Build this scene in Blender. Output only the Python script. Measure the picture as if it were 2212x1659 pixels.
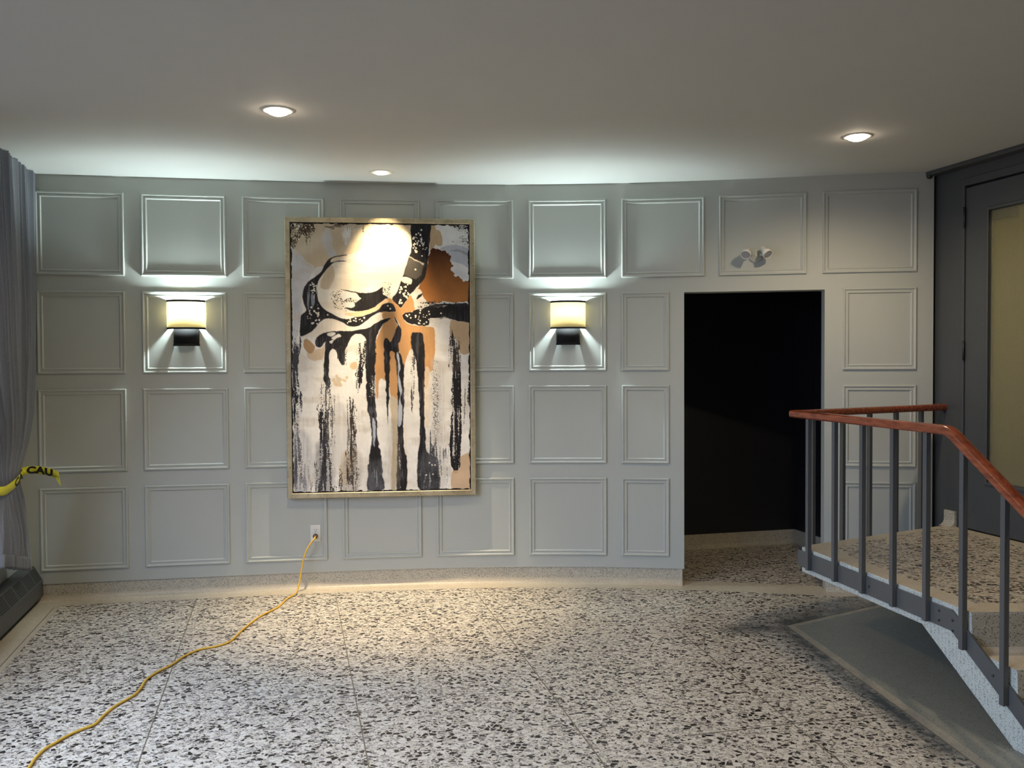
import bpy, bmesh, math, random
import numpy as np
from mathutils import Vector, Matrix
random.seed(7)
SC = bpy.context.scene
COL = SC.collection
for o in list(bpy.data.objects): bpy.data.objects.remove(o)

# ------------------------------------------------------------------ camera
EYE = 1.54
PITCH, ROLL = 0.0236, -0.00506
cam = bpy.data.cameras.new('camera'); cam.sensor_fit = 'HORIZONTAL'; cam.sensor_width = 36.0
cam.lens = 1900.0 / 2212.0 * 36.0; cam.clip_start = 0.05
co = bpy.data.objects.new('camera', cam); COL.objects.link(co)
F_ = Vector((0, math.cos(PITCH), -math.sin(PITCH))); U0 = Vector((0, math.sin(PITCH), math.cos(PITCH))); R0 = Vector((1, 0, 0))
R_ = math.cos(ROLL) * R0 + math.sin(ROLL) * U0
U_ = -math.sin(ROLL) * R0 + math.cos(ROLL) * U0
m = Matrix((R_, U_, -F_)).transposed().to_4x4(); m.translation = Vector((0, 0, EYE)); co.matrix_world = m
SC.camera = co
# ------------------------------------------------------------------ colour management, world
SC.view_settings.view_transform = 'Standard'; SC.view_settings.look = 'None'
SC.view_settings.gamma = 1.0; SC.view_settings.use_curve_mapping = False
SC.view_settings.exposure = -0.06
w = bpy.data.worlds.new('world'); SC.world = w; w.use_nodes = True
w.node_tree.nodes['Background'].inputs[0].default_value = (0.55, 0.68, 1.0, 1)
w.node_tree.nodes['Background'].inputs[1].default_value = 0.6

CEIL = 2.775
AX = Vector((0.2599, -0.9656, 0)); AN = Vector((0.9656, 0.2599, 0))      # room axis (towards camera) and its normal (to the right)
DOWN_L = [(-1.131, 4.304), (1.90, 4.851)]                               # visible wide downlights
SPOT_L = (-0.834, 5.70)
def lamp(name, kind, loc, power, color, **kw):
    l = bpy.data.lights.new(name, kind); l.energy = power; l.color = color
    for k, v in kw.items(): setattr(l, k, v)
    o = bpy.data.objects.new(name, l); COL.objects.link(o); o.location = loc
    return o
def aim(o, tgt):
    d = Vector(tgt) - o.location; o.rotation_euler = d.to_track_quat('-Z', 'Y').to_euler()
WARM = (1.0, 0.81, 0.54)
# daylight through the big window of the left wall
WINC = Vector((-3.17, 5.60, 0)) + AX * 3.7 - AN * 0.30
day = lamp('window_daylight', 'AREA', (WINC.x, WINC.y, 1.75), 90, (0.55, 0.70, 1.0), shape='RECTANGLE', size=3.3, size_y=1.8)
day.data.spread = math.radians(110)
aim(day, Vector((WINC.x, WINC.y, 0.75)) + AN * 1.0 - AX * 0.35)
# ceiling lamps of the visible downlights and of the next row behind the camera
for i, (x, y) in enumerate(DOWN_L):
    lamp('downlight_lamp', 'SPOT', (x, y, 2.755), 170, WARM, spot_size=math.radians(165), spot_blend=0.9, shadow_soft_size=0.03)
for (x, y) in ((-0.35, 1.4), (2.65, 1.95), (0.3, -1.3), (3.3, -0.8)):
    lamp('downlight_lamp', 'SPOT', (x, y, 2.755), 42, WARM, spot_size=math.radians(165), spot_blend=0.9, shadow_soft_size=0.05)
sp = lamp('accent_lamp', 'SPOT', (SPOT_L[0], SPOT_L[1], 2.76), 290, (1.0, 0.77, 0.46), spot_size=math.radians(58), spot_blend=1.0, shadow_soft_size=0.02)
aim(sp, (-0.86, 5.97, 2.20))
sp2 = lamp('accent_lamp', 'SPOT', (SPOT_L[0], SPOT_L[1], 2.76), 1000, WARM, spot_size=math.radians(58), spot_blend=1.0, shadow_soft_size=0.02)
aim(sp2, (-0.80, 5.60, 0.0))

# ------------------------------------------------------------------ materials
def newmat(name):
    mt = bpy.data.materials.new(name); mt.use_nodes = True
    return mt, mt.node_tree, mt.node_tree.nodes['Principled BSDF']
class NT:
    def __init__(s, nt): s.nt = nt
    def n(s, t, **kw):
        nd = s.nt.nodes.new(t)
        for k, v in kw.items():
            if k.startswith('i_'):
                key = k[2:]; key = int(key) if key.isdigit() else key.replace('_', ' ')
                if hasattr(v, 'links') or isinstance(v, bpy.types.NodeSocket): s.nt.links.new(v, nd.inputs[key])
                else: nd.inputs[key].default_value = v
            else: setattr(nd, k, v)
        return nd
    def l(s, a, b): s.nt.links.new(a, b)
    def math(s, op, a, b=None, c=None, clamp=False):
        nd = s.nt.nodes.new('ShaderNodeMath'); nd.operation = op; nd.use_clamp = clamp
        for i, v in enumerate((a, b, c)):
            if v is None: continue
            if isinstance(v, bpy.types.NodeSocket): s.l(v, nd.inputs[i])
            else: nd.inputs[i].default_value = v
        return nd.outputs[0]
    def mix(s, f, a, b):
        nd = s.nt.nodes.new('ShaderNodeMix'); nd.data_type = 'RGBA'
        for k, v in ((0, f), (6, a), (7, b)):
            if isinstance(v, bpy.types.NodeSocket): s.l(v, nd.inputs[k])
            else: nd.inputs[k].default_value = v if not isinstance(v, tuple) or len(v) == 4 else (*v, 1)
        return nd.outputs[2]
    def ramp(s, f, stops, interp='LINEAR'):
        nd = s.nt.nodes.new('ShaderNodeValToRGB'); cr = nd.color_ramp; cr.interpolation = interp
        while len(cr.elements) > 1: cr.elements.remove(cr.elements[-1])
        cr.elements[0].position = stops[0][0]; cr.elements[0].color = (*stops[0][1], 1)
        for p, c in stops[1:]:
            e = cr.elements.new(p); e.color = (*c, 1)
        s.l(f, nd.inputs[0]); return nd.outputs[0]
def paint(name, col, rough=0.5, var=0.04, bump=0.02, bscale=60, metallic=0.0, nscale=6.0):
    mt, nt, b = newmat(name); N = NT(nt)
    g = N.n('ShaderNodeNewGeometry')
    no = N.n('ShaderNodeTexNoise', i_Vector=g.outputs['Position'], i_Scale=nscale, i_Detail=4.0)
    lo = tuple(c * (1 - var) for c in col); hi = tuple(min(1, c * (1 + var)) for c in col)
    N.l(N.mix(no.outputs['Fac'], lo, hi), b.inputs['Base Color'])
    b.inputs['Roughness'].default_value = rough; b.inputs['Metallic'].default_value = metallic
    if bump:
        n2 = N.n('ShaderNodeTexNoise', i_Vector=g.outputs['Position'], i_Scale=float(bscale), i_Detail=3.0)
        bp = N.n('ShaderNodeBump', i_Strength=bump, i_Distance=0.01, i_Height=n2.outputs['Fac'])
        N.l(bp.outputs[0], b.inputs['Normal'])
    return mt
def emit(name, col, strength):
    mt, nt, b = newmat(name)
    b.inputs['Base Color'].default_value = (*col, 1); b.inputs['Emission Color'].default_value = (*col, 1); b.inputs['Emission Strength'].default_value = strength
    return mt
M = {}
M['wall'] = paint('wall_paint', (0.46, 0.475, 0.435), 0.48, 0.02, 0.03, 90)
M['ceiling'] = paint('ceiling_paint', (0.60, 0.60, 0.565), 0.8, 0.02, 0.04, 120)
M['dark'] = paint('charcoal_paint', (0.060, 0.064, 0.066), 0.45, 0.05, 0.04, 60)
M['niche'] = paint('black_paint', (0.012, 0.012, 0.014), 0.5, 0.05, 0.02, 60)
M['steel'] = paint('grey_enamel', (0.088, 0.091, 0.090), 0.38, 0.05, 0.03, 80)
M['bolt'] = paint('bolt_enamel', (0.02, 0.022, 0.024), 0.4, 0.05, 0.0)
M['black'] = paint('black_fabric', (0.012, 0.012, 0.014), 0.7, 0.05, 0.05, 300)
M['white_plastic'] = paint('white_plastic', (0.72, 0.70, 0.64), 0.35, 0.02, 0.0)
M['dark_slot'] = paint('dark_slot', (0.02, 0.018, 0.015), 0.6, 0.0, 0.0)
M['brown_rubber'] = paint('brown_rubber', (0.10, 0.055, 0.035), 0.5, 0.1, 0.0)
M['yellow_cable'] = paint('yellow_cable', (0.66, 0.40, 0.05), 0.42, 0.06, 0.0)
M['tape'] = paint('yellow_tape', (0.74, 0.70, 0.045), 0.35, 0.06, 0.5, 45)
M['black'].node_tree.nodes['Principled BSDF'].inputs['Specular IOR Level'].default_value = 0.1
M['ink'] = paint('black_ink', (0.012, 0.012, 0.010), 0.5, 0.0, 0.0)
M['radiator'] = paint('grey_radiator_enamel', (0.075, 0.078, 0.078), 0.5, 0.06, 0.0)
M['slot_black'] = paint('grille_slot', (0.012, 0.012, 0.012), 0.9, 0.0, 0.0)
M['divider'] = paint('zinc_divider', (0.22, 0.19, 0.14), 0.4, 0.1, 0.0, metallic=0.4)
M['chrome'] = paint('reflector', (0.62, 0.62, 0.65), 0.18, 0.02, 0.0, metallic=1.0)
M['olive_wall'] = paint('ochre_wall', (0.62, 0.54, 0.24), 0.8, 0.05, 0.0)
# ceiling: add hairline scuffs
nt = M['ceiling'].node_tree; N = NT(nt); b = nt.nodes['Principled BSDF']
g = N.n('ShaderNodeNewGeometry')
mp = N.n('ShaderNodeMapping', i_Vector=g.outputs['Position'], i_Rotation=(0, 0, 0.25), i_Scale=(1.0, 3.4, 1.0))
n1 = N.n('ShaderNodeTexNoise', i_Vector=mp.outputs[0], i_Scale=24.0, i_Detail=8.0, i_Roughness=0.7)
n2 = N.n('ShaderNodeTexNoise', i_Vector=g.outputs['Position'], i_Scale=1.1, i_Detail=2.0)
f1 = N.math('MULTIPLY', N.math('GREATER_THAN', n1.outputs['Fac'], 0.70), N.math('GREATER_THAN', n2.outputs['Fac'], 0.56))
src = b.inputs['Base Color'].links[0].from_socket
N.l(N.mix(N.math('MULTIPLY', f1, 0.35), src, (0.3, 0.28, 0.25)), b.inputs['Base Color'])

def terrazzo(name, matrix=(0.52, 0.455, 0.35), scale=42.0, dark_share=0.22, rough=0.34, dirt=False):
    mt, nt, b = newmat(name); N = NT(nt)
    g = N.n('ShaderNodeNewGeometry'); pos = g.outputs['Position']
    wn = N.n('ShaderNodeTexNoise', i_Vector=pos, i_Scale=45.0, i_Detail=2.0)
    wv = N.n('ShaderNodeVectorMath', operation='SCALE', i_0=N.n('ShaderNodeVectorMath', operation='SUBTRACT', i_0=wn.outputs['Color'], i_1=(0.5, 0.5, 0.5)).outputs[0], i_Scale=0.007)
    p2 = N.n('ShaderNodeVectorMath', operation='ADD', i_0=pos, i_1=wv.outputs[0]).outputs[0]
    flat = N.n('ShaderNodeMapping', i_Vector=p2, i_Rotation=(0, 0, 0.3), i_Scale=(0.95, 1.05, 1.0)).outputs[0]
    def layer(sc, seed):
        v = N.n('ShaderNodeMapping', i_Vector=flat, i_Location=(seed, seed * 0.7, 0.0)).outputs[0]
        a = N.n('ShaderNodeTexVoronoi', i_Vector=v, i_Scale=sc, voronoi_dimensions='2D')
        e = N.n('ShaderNodeTexVoronoi', i_Vector=v, i_Scale=sc, voronoi_dimensions='2D', feature='DISTANCE_TO_EDGE')
        sp = N.n('ShaderNodeSeparateColor', i_Color=a.outputs['Color'])
        return sp.outputs[0], sp.outputs[1], sp.outputs[2], e.outputs['Distance']
    r, gg, bb, e = layer(scale, 3.1)
    r2, g2, b2, e2 = layer(scale * 2.1, 11.7)
    r3, g3, b3, e3 = layer(scale * 4.5, 23.0)
    base = N.mix(N.n('ShaderNodeTexNoise', i_Vector=pos, i_Scale=35.0, i_Detail=4.0).outputs['Fac'], tuple(c * 0.80 for c in matrix), tuple(min(1, c * 1.2) for c in matrix))
    tiny = N.ramp(r3, [(0, (0.10, 0.09, 0.075)), (0.12, (0.34, 0.30, 0.25)), (0.26, (0.52, 0.48, 0.42)), (0.4, (0.6, 0.56, 0.5))], 'CONSTANT')
    base = N.mix(N.math('MULTIPLY', N.math('LESS_THAN', r3, 0.42), N.math('GREATER_THAN', e3, 0.06)), base, tiny)
    c2 = N.ramp(r2, [(0, (0.035, 0.031, 0.027)), (0.08, (0.13, 0.115, 0.10)), (0.17, (0.28, 0.25, 0.22)), (0.25, (0.61, 0.56, 0.47))], 'CONSTANT')
    k2 = N.math('MULTIPLY', N.math('LESS_THAN', r2, 0.40), N.math('GREATER_THAN', e2, N.math('MULTIPLY', g2, 0.16)))
    base = N.mix(k2, base, c2)
    d = dark_share
    c1 = N.ramp(r, [(0, (0.022, 0.018, 0.015)), (d * 0.62, (0.055, 0.045, 0.038)), (d, (0.24, 0.21, 0.18)), (d + 0.06, (0.36, 0.31, 0.27)), (d + 0.09, (0.62, 0.56, 0.46))], 'CONSTANT')
    k1 = N.math('MULTIPLY', N.math('LESS_THAN', r, d + 0.30), N.math('GREATER_THAN', e, N.math('ADD', N.math('MULTIPLY', gg, 0.17), 0.06)))
    colr = N.mix(k1, base, c1)
    if dirt:   # scuffed grime around the pad under the landing
        def seg(ax, ay, bx, by, wd):
            dx, dy = bx - ax, by - ay; L = math.hypot(dx, dy); dx /= L; dy /= L
            s = N.n('ShaderNodeSeparateXYZ', i_Vector=pos)
            x = N.math('SUBTRACT', s.outputs[0], ax); y = N.math('SUBTRACT', s.outputs[1], ay)
            t = N.math('ADD', N.math('MULTIPLY', x, dx), N.math('MULTIPLY', y, dy))
            t = N.math('MINIMUM', N.math('MAXIMUM', t, 0.0), L)
            ex = N.math('SUBTRACT', x, N.math('MULTIPLY', t, dx)); ey = N.math('SUBTRACT', y, N.math('MULTIPLY', t, dy))
            dd = N.math('SQRT', N.math('ADD', N.math('MULTIPLY', ex, ex), N.math('MULTIPLY', ey, ey)))
            return N.math('SUBTRACT', 1.0, N.math('DIVIDE', dd, wd), clamp=True)
        nz = N.n('ShaderNodeTexNoise', i_Vector=pos, i_Scale=7.0, i_Detail=5.0, i_Roughness=0.65).outputs['Fac']
        m1 = seg(1.60, 5.13, 2.2, 5.52, 0.26); m2 = seg(1.56, 5.12, 1.72, 3.40, 0.14); m3 = seg(1.30, 5.02, 1.62, 5.14, 0.16)
        mm = N.math('MAXIMUM', N.math('MAXIMUM', m1, m2), m3)
        mm = N.math('MULTIPLY', N.math('MULTIPLY', mm, N.math('MULTIPLY', nz, 2.0)), 0.85, clamp=True)
        colr = N.mix(mm, colr, (0.075, 0.08, 0.075))
    N.l(colr, b.inputs['Base Color'])
    b.inputs['Roughness'].default_value = rough
    b.inputs['Specular IOR Level'].default_value = 0.28
    return mt
def fine(name, col, speck=(0.10, 0.09, 0.075), share=0.17, scale=170.0, rough=0.45, var=0.12, speck2=None):
    mt, nt, b = newmat(name); N = NT(nt)
    g = N.n('ShaderNodeNewGeometry'); pos = g.outputs['Position']
    v = N.n('ShaderNodeTexVoronoi', i_Vector=pos, i_Scale=scale)
    sp = N.n('ShaderNodeSeparateColor', i_Color=v.outputs['Color'])
    no = N.n('ShaderNodeTexNoise', i_Vector=pos, i_Scale=14.0, i_Detail=4.0)
    base = N.mix(no.outputs['Fac'], tuple(c * (1 - var) for c in col), tuple(min(1, c * (1 + var)) for c in col))
    k = N.math('MULTIPLY', N.math('LESS_THAN', sp.outputs[0], share), N.math('LESS_THAN', v.outputs['Distance'], 0.42))
    c = N.mix(k, base, speck)
    k2 = N.math('MULTIPLY', N.math('GREATER_THAN', sp.outputs[0], 0.80), N.math('LESS_THAN', v.outputs['Distance'], 0.45))
    c = N.mix(N.math('MULTIPLY', k2, 0.7), c, speck2 or tuple(min(1, x * 1.35) for x in col))
    N.l(c, b.inputs['Base Color']); b.inputs['Roughness'].default_value = rough
    return mt
M['terrazzo'] = terrazzo('terrazzo_chips', dirt=True)
M['terrazzo_land'] = terrazzo('terrazzo_landing_chips', matrix=(0.60, 0.50, 0.36), scale=42)
M['fine'] = fine('fine_terrazzo_base', (0.50, 0.46, 0.37), share=0.42, scale=230)
M['strip'] = fine('fine_terrazzo_border', (0.52, 0.45, 0.34), share=0.07, scale=200, speck=(0.25, 0.2, 0.14))
M['padstrip'] = fine('worn_border_terrazzo', (0.34, 0.30, 0.23), share=0.15, scale=200, speck=(0.12, 0.10, 0.08), var=0.3)
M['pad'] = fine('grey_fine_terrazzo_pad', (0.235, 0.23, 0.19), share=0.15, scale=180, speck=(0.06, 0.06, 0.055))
M['pale'] = fine('pale_granite_terrazzo', (0.52, 0.55, 0.50), share=0.34, scale=210, speck=(0.13, 0.14, 0.13), speck2=(0.36, 0.40, 0.38))
M['riser'] = fine('grey_riser_terrazzo', (0.34, 0.31, 0.24), share=0.26, scale=170, speck=(0.05, 0.045, 0.04))
# wood of the handrail
mt, nt, b = newmat('red_brown_handrail_wood'); N = NT(nt)
g = N.n('ShaderNodeNewGeometry')
mp = N.n('ShaderNodeMapping', i_Vector=g.outputs['Position'], i_Rotation=(0, 0, 0.2), i_Scale=(26, 3, 26))
no = N.n('ShaderNodeTexNoise', i_Vector=mp.outputs[0], i_Scale=2.0, i_Detail=6.0)
N.l(N.ramp(no.outputs['Fac'], [(0.3, (0.17, 0.035, 0.015)), (0.7, (0.36, 0.09, 0.035))]), b.inputs['Base Color'])
b.inputs['Roughness'].default_value = 0.25; M['wood'] = mt
# silver leaf frame
mt, nt, b = newmat('champagne_leaf'); N = NT(nt)
tc = N.n('ShaderNodeTexCoord')
no = N.n('ShaderNodeTexNoise', i_Vector=tc.outputs['Object'], i_Scale=9.0, i_Detail=8.0, i_Roughness=0.7)
n2 = N.n('ShaderNodeTexNoise', i_Vector=tc.outputs['Object'], i_Scale=60.0, i_Detail=4.0)
c = N.ramp(no.outputs['Fac'], [(0.3, (0.34, 0.28, 0.17)), (0.55, (0.55, 0.47, 0.32)), (0.75, (0.66, 0.60, 0.46))])
c = N.mix(N.math('MULTIPLY', N.math('GREATER_THAN', n2.outputs['Fac'], 0.66), 0.6), c, (0.14, 0.11, 0.07))
N.l(c, b.inputs['Base Color']); b.inputs['Metallic'].default_value = 0.55; b.inputs['Roughness'].default_value = 0.36; M['leaf'] = mt
# canvas paint from colour attribute
mt, nt, b = newmat('canvas_paint'); N = NT(nt)
at = N.n('ShaderNodeVertexColor', layer_name='artwork')
N.l(at.outputs['Color'], b.inputs['Base Color']); b.inputs['Roughness'].default_value = 0.5; b.inputs['Specular IOR Level'].default_value = 0.18
tc = N.n('ShaderNodeTexCoord'); no = N.n('ShaderNodeTexNoise', i_Vector=tc.outputs['Object'], i_Scale=40.0, i_Detail=4.0)
bp_ = N.n('ShaderNodeBump', i_Strength=0.12, i_Distance=0.01, i_Height=no.outputs['Fac']); N.l(bp_.outputs[0], b.inputs['Normal']); M['canvas'] = mt
# curtain
mt, nt, b = newmat('grey_curtain_cloth'); N = NT(nt)
g = N.n('ShaderNodeNewGeometry')
no = N.n('ShaderNodeTexNoise', i_Vector=g.outputs['Position'], i_Scale=140.0, i_Detail=3.0)
N.l(N.mix(no.outputs['Fac'], (0.18, 0.192, 0.22), (0.31, 0.325, 0.36)), b.inputs['Base Color'])
b.inputs['Roughness'].default_value = 0.75; b.inputs['Sheen Weight'].default_value = 0.3
tr = N.n('ShaderNodeBsdfTranslucent', i_Color=(0.25, 0.28, 0.34, 1)); mx = N.n('ShaderNodeMixShader', i_0=0.22)
out = nt.nodes['Material Output']; N.l(b.outputs[0], mx.inputs[1]); N.l(tr.outputs[0], mx.inputs[2]); N.l(mx.outputs[0], out.inputs[0]); M['curtain'] = mt
# lamp shade
mt, nt, b = newmat('cream_shade_fabric'); N = NT(nt)
b.inputs['Base Color'].default_value = (0.80, 0.70, 0.42, 1); b.inputs['Roughness'].default_value = 0.8
tr = N.n('ShaderNodeBsdfTranslucent', i_Color=(1.0, 0.86, 0.60, 1)); mx = N.n('ShaderNodeMixShader', i_0=0.72)
out = nt.nodes['Material Output']; N.l(b.outputs[0], mx.inputs[1]); N.l(tr.outputs[0], mx.inputs[2]); N.l(mx.outputs[0], out.inputs[0]); M['shade'] = mt
# woven obscured glass
mt, nt, b = newmat('woven_yellow_glass'); N = NT(nt)
tc = N.n('ShaderNodeTexCoord')
w1 = N.n('ShaderNodeTexWave', i_Vector=tc.outputs['Object'], i_Scale=75.0, i_Distortion=0.8, wave_type='BANDS', bands_direction='Z')
w2 = N.n('ShaderNodeTexWave', i_Vector=tc.outputs['Object'], i_Scale=75.0, i_Distortion=0.8, wave_type='BANDS', bands_direction='Y')
h = N.math('ADD', w1.outputs['Fac'], w2.outputs['Fac'])
N.l(N.mix(N.math('MULTIPLY', w1.outputs['Fac'], w2.outputs['Fac']), (0.95, 0.88, 0.58), (0.42, 0.38, 0.22)), b.inputs['Base Color']); b.inputs['Transmission Weight'].default_value = 0.85
b.inputs['Roughness'].default_value = 0.17; b.inputs['IOR'].default_value = 1.3
bp_ = N.n('ShaderNodeBump', i_Strength=0.25, i_Distance=0.002, i_Height=h); N.l(bp_.outputs[0], b.inputs['Normal']); M['glass'] = mt
mt, nt, b = newmat('clear_window_glass'); b.inputs['Transmission Weight'].default_value = 1.0; b.inputs['Roughness'].default_value = 0.0
lp = None; M['clear'] = mt
M['bulb_cool'] = emit('cool_white_bulb', (0.80, 0.97, 1.0), 2200.0)
M['bulb_warm'] = emit('warm_lens', (1.0, 0.80, 0.60), 60.0)
M['bulb_spot'] = emit('warm_spot_lens', (1.0, 0.86, 0.72), 9.0)
M['lens_off'] = paint('unlit_lens', (0.35, 0.35, 0.38), 0.12, 0.1, 0.0)

# ------------------------------------------------------------------ mesh helpers
def tag(o, label=None, cat=None, group=None, kind=None):
    if label: o['label'] = label
    if cat: o['category'] = cat
    if group: o['group'] = group
    if kind: o['kind'] = kind
    return o
def empty(name, loc=(0, 0, 0), rz=0.0):
    o = bpy.data.objects.new(name, None); COL.objects.link(o); o.location = loc; o.rotation_euler = (0, 0, rz)
    o.empty_display_size = 0.1; return o
def mk(name, verts, faces, mat, parent=None, smooth=False, mats=None, fm=None):
    me = bpy.data.meshes.new(name); me.from_pydata([tuple(v) for v in verts], [], faces); me.update()
    for mm in (mats or [mat]): me.materials.append(mm)
    if fm: me.polygons.foreach_set('material_index', fm)
    if smooth: me.polygons.foreach_set('use_smooth', [True] * len(me.polygons))
    o = bpy.data.objects.new(name, me); COL.objects.link(o)
    if parent is not None:
        o.parent = parent
    return o
def fixn(o, ):
    bm = bmesh.new(); bm.from_mesh(o.data); bmesh.ops.recalc_face_normals(bm, faces=bm.faces); bm.to_mesh(o.data); bm.free(); return o
def bevel(o, wd=0.003, seg=2, angle=40):
    md = o.modifiers.new('bevel', 'BEVEL'); md.width = wd; md.segments = seg; md.limit_method = 'ANGLE'; md.angle_limit = math.radians(angle); return o
class MB:
    def __init__(s): s.v = []; s.f = []
    def box(s, x0, x1, y0, y1, z0, z1):
        n = len(s.v); s.v += [(x, y, z) for z in (z0, z1) for (x, y) in ((x0, y0), (x1, y0), (x1, y1), (x0, y1))]
        s.f += [(n, n+3, n+2, n+1), (n+4, n+5, n+6, n+7), (n, n+1, n+5, n+4), (n+1, n+2, n+6, n+5), (n+2, n+3, n+7, n+6), (n+3, n, n+4, n+7)]; return s
    def prism(s, poly, z0, z1):
        n = len(s.v); k = len(poly)
        s.v += [(x, y, z0) for x, y in poly] + [(x, y, z1) for x, y in poly]
        s.f += [tuple(range(n + k - 1, n - 1, -1)), tuple(range(n + k, n + 2 * k))] + [(n + i, n + (i + 1) % k, n + k + (i + 1) % k, n + k + i) for i in range(k)]; return s
    def loft(s, rings, closed=True, caps=True):
        n = len(s.v); k = len(rings[0])
        for r in rings: s.v += [tuple(p) for p in r]
        for i in range(len(rings) - 1):
            for j in range(k if closed else k - 1):
                a = n + i * k + j; b = n + i * k + (j + 1) % k
                s.f.append((a, b, b + k, a + k))
        if caps: s.f += [tuple(range(n + k - 1, n - 1, -1)), tuple(range(n + (len(rings) - 1) * k, n + len(rings) * k))]
        return s
    def lathe(s, prof, seg=24, M_=None, cap=False):
        rings = []
        for r, z in prof:
            ring = [Vector((r * math.cos(2 * math.pi * i / seg), r * math.sin(2 * math.pi * i / seg), z)) for i in range(seg)]
            rings.append([(M_ @ p) if M_ else p for p in ring])
        return s.loft(rings, True, cap)
    def tube(s, pts, r, seg=10, cap=True):
        pts = [Vector(p) for p in pts]; rings = []; up = Vector((0, 0, 1))
        for i, p in enumerate(pts):
            t = (pts[min(i + 1, len(pts) - 1)] - pts[max(i - 1, 0)]).normalized()
            a = t.cross(up)
            if a.length < 1e-3: a = t.cross(Vector((1, 0, 0)))
            a.normalize(); b_ = t.cross(a).normalized()
            rr = r[i] if isinstance(r, (list, tuple)) else r
            rings.append([p + rr * (math.cos(2 * math.pi * k / seg) * a + math.sin(2 * math.pi * k / seg) * b_) for k in range(seg)])
        return s.loft(rings, True, cap)
    def build(s, name, mat, parent=None, smooth=False): return fixn(mk(name, s.v, s.f, mat, parent, smooth))
def catmull(pts, n=8, closed=False):
    P = [np.array(p, float) for p in pts]; out = []
    L = len(P); rng = range(L if closed else L - 1)
    for i in rng:
        g_ = (lambda k: P[k % L]) if closed else (lambda k: P[min(max(k, 0), L - 1)])
        p0, p1, p2, p3 = g_(i - 1), g_(i), g_(i + 1), g_(i + 2)
        for j in range(n):
            t = j / n
            out.append(0.5 * ((2 * p1) + (-p0 + p2) * t + (2 * p0 - 5 * p1 + 4 * p2 - p3) * t * t + (-p0 + 3 * p1 - 3 * p2 + p3) * t ** 3))
    if not closed: out.append(P[-1])
    return out
def basis(o, x, y, z):
    mm = Matrix((Vector(x), Vector(y), Vector(z))).transposed().to_4x4(); mm.translation = Vector(o); return mm

# ------------------------------------------------------------------ curved wall frame: s along, z up, h towards the room
SS = np.linspace(-4.5, 4.5, 901)
TH = sum(c * SS ** i for i, c in enumerate((0.01092, -0.14248, -0.01974, 0.01317, 0.00347)))
CX = np.cumsum(np.cos(TH)) * 0.01; CY = np.cumsum(np.sin(TH)) * 0.01
CX = CX - CX[450] + 0.04782; CY = CY - CY[450] + 6.11786
def W(s, z, h=0.0):
    x = float(np.interp(s, SS, CX)); y = float(np.interp(s, SS, CY)); a = float(np.interp(s, SS, TH))
    return Vector((x + math.sin(a) * h, y - math.cos(a) * h, z))
def wang(s): return float(np.interp(s, SS, TH))
def wall_frame(s, z, h=0.0):            # matrix: local x = along wall, local -y = into the room, z up
    return W(s, z, h), wang(s)

S_L, S_D0, S_D1, S_R = -3.46, 1.138, 2.057, 2.742
Z_B, Z_H = 0.1155, 2.020
def wall_piece(name, rects, th, mat, parent=None):
    vs = []; fs = []
    for (s0, s1, z0, z1) in rects:
        n = max(2, int((s1 - s0) / 0.06) + 1); n0 = len(vs)
        for i in range(n):
            s = s0 + (s1 - s0) * i / (n - 1)
            vs += [W(s, z0, 0), W(s, z1, 0), W(s, z1, -th), W(s, z0, -th)]
        for i in range(n - 1):
            a = n0 + 4 * i; b_ = a + 4
            for j in range(4): fs.append((a + j, b_ + j, b_ + (j + 1) % 4, a + (j + 1) % 4))
        fs.append((n0, n0 + 1, n0 + 2, n0 + 3)); e = n0 + 4 * (n - 1); fs.append((e + 3, e + 2, e + 1, e))
    return fixn(mk(name, vs, fs, mat, parent))
wall_back = wall_piece('wall_back', [(S_L, S_D0, Z_B, CEIL), (S_D0, S_D1, Z_H, CEIL), (S_D1, S_R, Z_B, CEIL)], 0.14, M['wall'])
tag(wall_back, kind='structure')
# terrazzo base with cove, set back 8 mm under the panelling
PROF = [(-0.13, 0.116), (-0.008, 0.116), (-0.008, 0.042), (-0.006, 0.030), (0.0, 0.018), (0.010, 0.009), (0.024, 0.003), (0.040, 0.001), (0.040, -0.01), (-0.13, -0.01)]
def base_piece(s0, s1, mb):
    n = int((s1 - s0) / 0.06) + 2
    mb.loft([[W(s0 + (s1 - s0) * i / (n - 1), z, h) for h, z in PROF] for i in range(n)])
def twotone(o):
    o.data.materials.append(M['strip'])
    for p_ in o.data.polygons:
        if p_.center.z < 0.044: p_.material_index = 1
    return o
mb = MB(); base_piece(S_L, S_D0 - 0.012, mb); tag(twotone(mb.build('baseboard_back', M['fine'])), kind='structure')
mb = MB(); base_piece(S_D1 + 0.012, S_R, mb); tag(mb.build('baseboard_right', M['fine']), kind='structure')

# picture-frame mouldings
MPROF = [(0, 0), (0.0005, 0.010), (0.004, 0.0145), (0.010, 0.0145), (0.0135, 0.011), (0.017, 0.006), (0.026, 0.0055), (0.029, 0.0095), (0.033, 0.0095), (0.037, 0.004), (0.040, 0.0)]
MPROF = [(d * 0.98, h * 0.82) for d, h in MPROF]
def moulding(s0, s1, z0, z1):
    ns = max(3, int((s1 - s0) / 0.07)); rings = []
    for d, h in MPROF:
        a0, a1, b0, b1 = s0 + d, s1 - d, z0 + d, z1 - d; r = []
        for i in range(ns): r.append(W(a0 + (a1 - a0) * i / ns, b0, h + 0.0002))
        r.append(W(a1, b0, h + 0.0002))
        for i in range(ns): r.append(W(a1 - (a1 - a0) * i / ns, b1, h + 0.0002))
        r.append(W(a0, b1, h + 0.0002)); rings.append(r)
    mb = MB(); mb.loft(rings, True, False)
    o = mb.build('panel_moulding', M['wall'], wall_back)
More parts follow.
